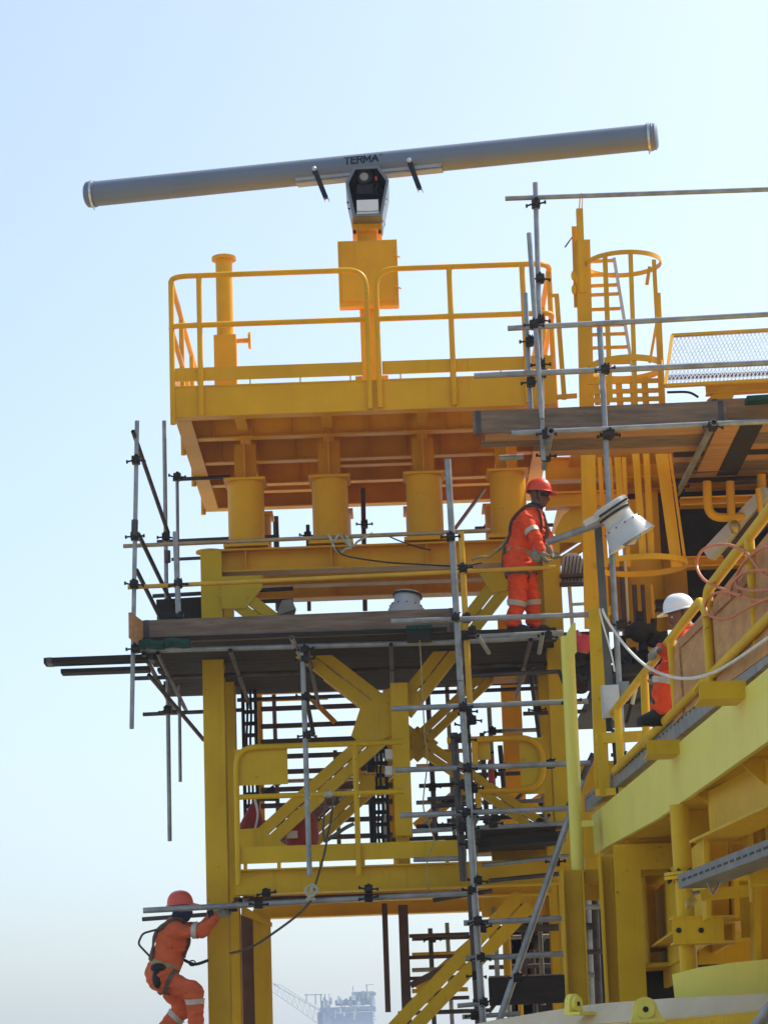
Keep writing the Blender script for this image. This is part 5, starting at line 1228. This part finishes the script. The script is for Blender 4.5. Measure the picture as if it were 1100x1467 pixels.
def helmet(par, c, fwd, up, m, S=1., nm='helmet'):
    f = V(fwd).normalized(); u = V(up); u = (u-f*u.dot(f)).normalized(); s_ = f.cross(u); vs = []; fs = []; N = 36; R = 12
    for i in range(R+1):
        e = (math.pi/2)*i/R
        for j in range(N):
            a = 2*math.pi*j/N; rx, ry = .142*S, .115*S; h = .135*S
            ridge = .008*S*max(0, math.cos(a*1)**8)*math.sin(e)
            k = math.cos(e)**.8
            vs.append(c+f*(rx*k*math.cos(a))+s_*(ry*k*math.sin(a))+u*((h+ridge)*math.sin(e)**.95))
    for i in range(R):
        for j in range(N): jj = (j+1) % N; fs.append((i*N+j, i*N+jj, i*N+N+jj, i*N+N+j))
    b = len(vs)
    for j in range(N):     # brim: long at the front, narrow around
        a = 2*math.pi*j/N; x = max(0, math.cos(a)); o = .012+.055*x**3
        for q, z in ((0, 0), (o*S, -.012*S-.012*S*x), (o*S, -.019*S-.012*S*x), (-.006*S, -.012*S)):
            vs.append(c+f*((.142*S+q)*math.cos(a))+s_*((.115*S+q)*math.sin(a))+u*z)
    for j in range(N):
        jj = (j+1) % N
        for q in range(3): fs.append((b+j*4+q, b+jj*4+q, b+jj*4+q+1, b+j*4+q+1))
    hm = link(nm, (vs, fs), m, par, ang=50)
    lin = [c+f*((.125*S)*math.cos(2*math.pi*j/N))+s_*((.1*S)*math.sin(2*math.pi*j/N))+u*(.02*S) for j in range(N)]
    link('helmet_liner', MB().path(lin, .011*S, 6, closed=True), BLK, hm)
    return hm
def head(sd, c, f, u, S=1.):     # face: brow, eyes, nose, mouth, jaw, ears
    c = np.array(c); f = np.array(V(f).normalized()); u_ = V(u); u_ = (u_-V(f)*u_.dot(V(f))).normalized(); u = np.array(u_); s_ = np.cross(f, u)
    M_ = np.stack([f, s_, u], 1)
    sd.ell(c+u*.025*S, np.array([.098, .077, .105])*S, .02, M_)
    sd.ell(c+f*.03*S-u*.055*S, np.array([.062, .056, .07])*S, .03, M_)
    sd.ell(c+f*.062*S-u*.098*S, np.array([.026, .03, .02])*S, .03, M_)
    sd.cap(c+f*.088*S+u*.0*S, c+f*.112*S-u*.038*S, .011*S, .016*S, .015)
    sd.cap(c+f*.085*S+u*.018*S+s_*.035*S, c+f*.085*S+u*.018*S-s_*.035*S, .014*S, .014*S, .02)
    for q in (-1, 1):
        sd.ell(c+f*.06*S-u*.03*S+s_*q*.045*S, np.array([.022]*3)*S, .02)
        sd.ell(c-f*.01*S-u*.01*S+s_*q*.08*S, np.array([.022, .008, .034])*S, .008, M_)
    sd.cap(c+f*.094*S-u*.06*S+s_*.02*S, c+f*.094*S-u*.06*S-s_*.02*S, .008*S, .008*S, .008)
    sd.cap(c+f*.09*S-u*.075*S+s_*.017*S, c+f*.09*S-u*.075*S-s_*.017*S, .009*S, .009*S, .008)
    return c, f, s_, u
def hand(sd, w, d, n, side, curl=.5, S=1.):   # wrist, finger direction, palm normal (towards what is held), thumb side
    w = np.array(w, float); d = np.array(V(d).normalized()); n = np.array(V(n)); n = n-d*n.dot(d); n /= np.linalg.norm(n); s_ = np.array(V(side)); s_ = s_-d*s_.dot(d)-n*s_.dot(n); s_ /= np.linalg.norm(s_)
    for q in (-1.5, -.5, .5, 1.5): sd.cap(w+d*.02+s_*q*.012, w+d*.088+s_*q*.019, .016, .0135, .016)
    for q, L in ((1.5, .9), (.5, 1.), (-.5, .95), (-1.5, .74)):
        p = w+d*.09+s_*q*.02; a = 0.
        for j, (sl, r0, r1) in enumerate(((.044, .0105, .0098), (.028, .0098, .009), (.022, .009, .0078))):
            a += curl*(1.0+.15*j-.08*q); v = d*math.cos(a)+n*math.sin(a); e = p+v*sl*L*S; sd.cap(p, e, r0, r1, .004); p = e
    p = w+d*.03+s_*.026
    for j, (sl, r0, r1, t) in enumerate(((.042, .015, .012, .25), (.03, .012, .0105, .55), (.024, .0105, .009, .85))):
        v = (d*.75+s_*.75)*math.cos(t*curl*1.6)+n*math.sin(t*curl*1.6); v /= np.linalg.norm(v); e = p+v*sl; sd.cap(p, e, r0, r1, .006); p = e
def person(label, Y, J, cover, hcol, hf, hu, face='glasses', group=None, foldseed=1):
    # J: joint name -> (px, py, dy)
    P = {k: np.array(at(x, y, Y+dy)) for k, (x, y, dy) in J.items()}
    lowest = min(p[2] for p in P.values())
    root = thing('person', label, 'person', (P['hip'][0], Y, lowest-.1), group)
    nk, ch, wa, hp = P['neck'], P['chest'], P['waist'], P['hip']
    up_ = (nk-hp)/np.linalg.norm(nk-hp)
    # ---- skin: one continuous body
    b = Sdf(); hc, f, s_, u = head(b, P['head'], hf, hu)
    b.cap(P['head']-u*.05-f*.015, nk, .056, .062, .03)
    b.chain([nk, ch, wa, hp], [.07, .125, .115, .12], .06)
    for q in 'lr':
        b.cap(ch*.3+nk*.7, P['sh'+q], .07, .055, .05)
        b.chain([P['sh'+q], P['el'+q], P['wr'+q]], [.05, .04, .028], .03)
        b.chain([P['hj'+q], P['kn'+q], P['an'+q]], [.085, .058, .042], .04); b.cap(hp, P['hj'+q], .12, .1, .06)
        d, n, sd_v, curl = J_H[q] if (J_H := HANDS) else None
        hand(b, P['wr'+q], d, n, sd_v, curl)
        b.cap(P['an'+q], P['to'+q], .04, .03, .03)
    body = link('body', b.mesh(.0068), SKN, root, ang=80)
    # ---- coverall over it
    c = Sdf()
    c.chain([nk-up_*.03, ch, wa, hp], [.088, .158, .142, .155], .09)
    wv = np.cross(up_, f); wv /= np.linalg.norm(wv)
    c.cap(ch+wv*.055, ch-wv*.055, .145, .145, .06); c.cap(hp+wv*.06, hp-wv*.06, .145, .145, .06); c.cap(wa+wv*.045, wa-wv*.045, .13, .13, .06)
    for q in 'lr':
        c.cap(ch*.25+nk*.75, P['sh'+q], .08, .078, .06)
        we = P['wr'+q]+(P['el'+q]-P['wr'+q])*.12
        c.chain([P['sh'+q], P['el'+q], we], [.078, .064, .052], .04)
        ae = P['an'+q]+(P['kn'+q]-P['an'+q])*.08
        c.chain([P['hj'+q], P['kn'+q], ae], [.12, .09, .082], .05); c.cap(hp, P['hj'+q], .14, .125, .07)
    cv = link('coverall', c.mesh(.0095, folds(.0095, 30, foldseed)), cover, root, ang=80)
    coll = link('collar', MB().path([V(nk+up_*.018+wv*.074*math.cos(a)+f*.08*math.sin(a)-up_*.02*math.sin(a)) for a in np.linspace(0, 6.283, 25)[:-1]], .02, 8, 1.4, closed=True), cover, root)
    for q in 'lr':
        a_ = P['kn'+q]-P['an'+q]; band(c, P['kn'+q]-a_*.2, a_, .055, RFL, root, 'reflective_band')
        a_ = P['el'+q]-P['sh'+q]; band(c, P['sh'+q]+a_*.72, a_, .055, RFL, root, 'reflective_band')
        # glove and boot
        g = Sdf(); g.p = []; d, n, sd_v, curl = HANDS[q]
        hand(g, P['wr'+q], d, n, sd_v, curl)
        g.p = [(pr[0], pr[1], pr[2], pr[3]+.0035, pr[4]+.0035, pr[5]) for pr in g.p]
        g.cap(P['wr'+q]-np.array(V(d).normalized())*.035, P['wr'+q]+np.array(V(d).normalized())*.03, .036, .033, .01)
        link('glove', g.mesh(.0055), GLV, root, ang=80)
        bt = Sdf(); to, an = P['to'+q], P['an'+q]; dn = np.array((0,0,-1.)); fd = (to-an); fd[2] = 0; fd /= np.linalg.norm(fd)
        heel = an+dn*.055-fd*.035
        bt.cap(an+np.array((0,0,.13)), an, .06, .058, .03); bt.cap(an+dn*.01, to, .056, .046, .04); bt.cap(heel, to+dn*.01, .045, .043, .03)
        bo = link('boot', bt.mesh(.009, None, lambda Q, z=min(heel[2], to[2])-.035: (z-Q[..., 2])), BOO, root, ang=60)
        so_ = Sdf(); so_.cap(heel+dn*.018, to+dn*.018, .05, .05, .02)
        link('sole', so_.mesh(.009, None, lambda Q, z=min(heel[2], to[2])-.043: np.maximum(z-Q[..., 2], Q[..., 2]-(z+.03))), BLK, bo, ang=40)
    hm = helmet(root, V(P['head']+u*.062-f*.004), V(f), V(u), hcol)
    link('chin_strap', MB().path(curve([V(P['head']+u*.05+s_*.088), V(P['head']-u*.03+s_*.078+f*.01), V(P['head']-u*.118+f*.055), V(P['head']-u*.03-s_*.078+f*.01), V(P['head']+u*.05-s_*.088)], 6), .006, 6), BLK, hm)
    if face == 'glasses':
        g = MB(); pts = [P['head']+u*.008+f*(.098*math.cos(a)+.006)+s_*(.076*math.sin(a)) for a in np.linspace(-1.25, 1.25, 15)]
        for i in range(14):
            p0, p1 = V(pts[i]), V(pts[i+1]); hgt = V(u)*(.021 if abs(i-6.5) > 1 else .013); ff = V(f)*.004
            g.hexa([p0-hgt, p1-hgt, p1-hgt+ff, p0-hgt+ff, p0+hgt, p1+hgt, p1+hgt+ff, p0+hgt+ff])
        link('sunglasses', g, BLK, root)
    for q in (-1, 1):
        e_ = P['head']+u*.004+f*.083+s_*q*.032
        ey = link('eye', MB().ball(e_, .0125, n=12, m=8), WHT, body); link('iris', MB().ball(e_+f*.0085, .006, n=8, m=6), BLK, ey)
    return root, P, c, f, s_, u, up_, wv
def harness(root, P, c, f, up_, wv, m=KHA, m2=STR):
    ch, wa, hp, nk = P['chest'], P['waist'], P['hip'], P['neck']
    band(c, wa*.6+hp*.4, up_, .055, m, root, 'waist_belt', .02)
    band(c, ch+up_*.03, up_, .035, m2, root, 'chest_strap', .02)
    for q in (-1, 1):
        strap(c, [wa+f*.16+wv*q*.08, ch+f*.17+wv*q*.1, nk+f*.06+wv*q*.09, nk-f*.08+wv*q*.08, ch-f*.17+wv*q*.03, wa-f*.17-wv*q*.07], m2, root, 'shoulder_strap')
    for q in 'lr': band(c, P['hj'+q]*.72+P['kn'+q]*.28, P['hj'+q]-P['kn'+q], .04, m2, root, 'thigh_strap', .018)
# ------------------------------------------------------------------ worker on the lower scaffold, facing right
Rt = (1, 0, 0)
HANDS = {'r': ((.25, -.1, -1), (.9, .2, .2), (.1, -1, 0), .62), 'l': ((.5, .0, -1), (.6, -.6, .3), (.2, 1, 0), .62)}
J = dict(head=(771.5, 711, 0), neck=(764, 733, 0), chest=(757, 757, 0), waist=(748, 785, 0), hip=(743, 807, 0),
         shr=(752, 744, -.2), elr=(766, 769, -.3), wrr=(775, 790, -.33), shl=(766, 744, .2), ell=(782, 768, .2), wrl=(786, 787, -.1),
         hjr=(741, 812, -.1), knr=(741, 857, -.14), anr=(735, 897, -.12), tor=(752, 902, -.14),
         hjl=(749, 812, .1), knl=(760, 856, .12), anl=(765, 898, .14), tol=(781, 902, .15))
r1, P, c, f, s_, u, up_, wv = person('person in bright orange coverall, sunglasses and red helmet standing on the lower scaffold, facing right', 27.25, J, ORG, HRD, (.93, -.30, -.1), (.1, 0, 1), 'glasses')
harness(r1, P, c, f, up_, wv)
b0 = V(P['chest']-f*.17-up_*.05)
link('lanyard_pack', MB().path(curve([b0+V((.03,0,.02)), b0+V((-.06,-.02,-.07)), b0+V((-.14,-.03,-.17)), b0+V((-.2,-.04,-.22))], 5), .034, 8, .6), KHA, r1)
link('lanyard', MB().path(curve([b0+V((-.2,-.04,-.22)), b0+V((-.27,-.05,-.27)), b0+V((-.36,-.06,-.27)), b0+V((-.46,-.06,-.3))], 5), .016, 6), KHA, r1)
link('lanyard', MB().path(curve([b0+V((-.02,-.05,-.0)), b0+V((-.1,-.07,-.2)), b0+V((-.13,-.07,-.42))], 5), .017, 6), STR, r1)
pf = V(P['wrl']); link('tool_pouch', MB().ball(at(772, 789, 26.95), .075, .05, .1).ball(at(768, 798, 26.93), .06, .05, .06), GLV, r1)
link('neck_cloth', MB().path([V(P['neck']+up_*.05+wv*.066*math.cos(a)+f*(.07*math.sin(a)-.005)) for a in np.linspace(0, 6.283, 21)[:-1]], .028, 8, 1.3, closed=True), NAV, r1)
# ------------------------------------------------------------------ worker climbing at the left column
HANDS = {'r': ((1, .12, .30), (.15, .9, -.15), (0, -.2, 1), .42), 'l': ((1, .1, .3), (.1, -.3, -1), (0, -1, .3), .55)}
J = dict(head=(259.5, 1303, 0), neck=(252.5, 1322, 0), chest=(247, 1345, 0), waist=(240, 1374, 0), hip=(232, 1396, 0),
         shr=(256, 1334, -.2), elr=(290, 1334, -.27), wrr=(311, 1312, -.26), shl=(258, 1332, .2), ell=(288, 1331, .25), wrl=(310, 1309, .1),
         hjr=(233, 1402, -.1), knr=(279, 1421, -.16), anr=(283, 1490, -.12), tor=(300, 1495, -.12),
         hjl=(236, 1402, .1), knl=(262, 1446, .16), anl=(211, 1502, .18), tol=(222, 1516, .18))
r2, P, c, f, s_, u, up_, wv = person('person in faded orange coverall and orange helmet climbing at the left tower column', 27.62, J, OR2, HR2, (.96, .22, .06), (-.05, 0, 1), 'mask', None, 4)
harness(r2, P, c, f, up_, wv, KHA, STR)
hd = P['head']
bal = Sdf(); bal.ell(hd-u*.035+f*.012, (.098, .085, .1), .03, np.stack([f, s_, u], 1)); bal.cap(hd-u*.07, P['neck']+up_*.02, .078, .082, .05)
link('face_cloth', bal.mesh(.009, folds(.005, 30, 3), lambda Q: (Q-(hd+u*.022))@u), NAV, r2, ang=80)
bk_ = V(P['waist']-f*.15)
link('lanyard', MB().path(rnd([bk_+V((.12,-.1,.33)), bk_+V((-.1,-.1,.28)), bk_+V((-.15,-.12,.17)), bk_+V((-.02,-.14,.03))], .04), .02, 8, .6), STR, r2)
link('tool_pouch', MB().ball(V(P['hip'])+V((-.02,-.19,.06)), .085, .06, .05).ball(V(P['hip'])+V((-.03,-.2,-.05)), .055, .05, .11), BLK, r2)
link('lanyard', MB().path(curve([V(P['waist']+f*.14), at(274, 1380, 27.55), at(283, 1381, 27.6), at(298, 1376, 27.75)], 5), .017, 6), BLK, r2)
link('karabiner', MB().path([at(276, 1380, 27.52)+V((.035*math.cos(a), -.02, .028*math.sin(a))) for a in np.linspace(0, 6.28, 13)[:-1]], .008, 6, closed=True), BLK, r2)
link('harness_front', MB().ball(V(P['chest']+f*.12-up_*.1), .07, .1, .11), STR, r2)
link('cuff', MB().tube(V(P['wrr'])-V((.09,0,-.0)), V(P['wrr'])-V((.03,0,-.02)), .058, 12), BLK, r2)
ft = at(250, 1505, 27.8); zf_ = min(P['anr'][2], P['tol'][2])-.2
for xx in (ft.x-.45, ft.x+.6):
    for yy in (27.3, 28.0): link('standard', MB().tube((xx, yy, GZ), (xx, yy, zf_-.055), TR, 12), GAL, sA)
    link('transom', MB().tube((xx, 27.1, zf_-.028), (xx, 28.2, zf_-.028), TR, 12, hollow=True), GAL, sA)
tag(link('scaffold_board', MB().box(ft.x-.6, ft.x+.75, 27.2, 28.1, min(P['anr'][2], P['tol'][2])-.2, min(P['anr'][2], P['tol'][2])-.14), WOD), 'timber board under the feet of the climbing worker at the left column', 'scaffold board')
# ------------------------------------------------------------------ white helmeted worker on the stair, stepping down to the left
HANDS = {'r': ((-.6, -.3, -.9), (-.5, .6, .2), (.2, -.8, .4), .6), 'l': ((-.8, -.6, -.25), (.1, -.2, -1), (.2, .9, .2), .65)}
YW = 21.75
J = dict(head=(974, 883, 0), neck=(984, 905, 0), chest=(994, 931, .03), waist=(1008, 956, .05), hip=(1016, 976, .05),
         shr=(992, 920, .22), elr=(962, 946, .3), wrr=(948, 962, .2), shl=(987, 921, -.12), ell=(958, 934, -.16), wrl=(946, 930, -.2),
         hjr=(1006, 978, .12), knr=(968, 975, .2), anr=(958, 1024, .25), tor=(940, 1034, .22),
         hjl=(1006, 978, -.02), knl=(953, 966, -.05), anl=(944, 1021, -.05), tol=(919, 1033, -.08))
r3, P, c, f, s_, u, up_, wv = person('person in orange coverall and white helmet stepping down the stair behind the yellow hand rail', YW, J, ORG, HWH, (-.95, -.18, -.16), (-.12, 0, 1), 'mask', None, 7)
# ------------------------------------------------------------------ ground and water
structure(link('quay_deck', MB().box(-40, 40, -12, 60, GZ-.4, GZ), CON))
structure(link('sea_water', MB().add([(-9000,-500,-12),(9000,-500,-12),(9000,16000,-12),(-9000,16000,-12)], [(0,1,2,3)]), SEA))
# ------------------------------------------------------------------ light
SUN_EL, SUN_AZ = math.radians(52), math.radians(58)   # azimuth from +Y (away from camera) towards +X
sd_ = V((math.sin(SUN_AZ)*math.cos(SUN_EL), math.cos(SUN_AZ)*math.cos(SUN_EL), math.sin(SUN_EL)))
sl = bpy.data.lights.new('sun', 'SUN'); sl.energy = 3.2; sl.angle = math.radians(.53); sl.color = (1, .94, .84)
so = bpy.data.objects.new('sun', sl); COL.objects.link(so); so.location = (10, 20, 40)
so.rotation_euler = sd_.to_track_quat('Z', 'Y').to_euler()
w = bpy.data.worlds.new('World'); SC.world = w; w.use_nodes = True
nt = w.node_tree; sk = nt.nodes.new('ShaderNodeTexSky'); sk.sky_type = 'NISHITA'; sk.sun_disc = False
sk.sun_elevation = SUN_EL; sk.sun_rotation = SUN_AZ
sk.altitude = 0; sk.air_density = 1.0; sk.dust_density = 3.0; sk.ozone_density = 1.0
bg = nt.nodes['Background']; bg.inputs['Strength'].default_value = .138
mx_ = nt.nodes.new('ShaderNodeMix'); mx_.data_type = 'RGBA'; mx_.blend_type = 'MULTIPLY'; mx_.inputs['Factor'].default_value = 1
mx_.inputs['B'].default_value = (.97, 1.02, 1.04, 1)      # the slightly cyan cast of the hazy sky
hs_ = nt.nodes.new('ShaderNodeHueSaturation'); hs_.inputs['Saturation'].default_value = .84
nt.links.new(sk.outputs['Color'], hs_.inputs['Color']); nt.links.new(hs_.outputs['Color'], mx_.inputs['A']); nt.links.new(mx_.outputs['Result'], bg.inputs['Color'])
SC.view_settings.view_transform = 'Standard'; SC.view_settings.look = 'None'
SC.view_settings.exposure = EXPO; SC.view_settings.gamma = 1
SC.cycles.max_bounces = 8; SC.cycles.diffuse_bounces = 5; SC.cycles.volume_bounces = 1
# ------------------------------------------------------------------ the hazy air
if HAZE > 0:
    m = bpy.data.materials.new('hazy_air'); m.use_nodes = True; nt = m.node_tree
    nt.nodes.remove(nt.nodes['Principled BSDF'])
    pv = nt.nodes.new('ShaderNodeVolumePrincipled'); pv.inputs['Color'].default_value = (.66,.78,1,1)
    pv.inputs['Density'].default_value = HAZE; pv.inputs['Anisotropy'].default_value = .3
    nt.links.new(pv.outputs['Volume'], nt.nodes['Material Output'].inputs['Volume'])
    hz = link('haze', MB().box(-1500, 1500, -60, 2600, -13, 40), m, None, smooth=False)
    tag(hz, 'pale hazy air over the yard and the far water', None, kind='stuff')
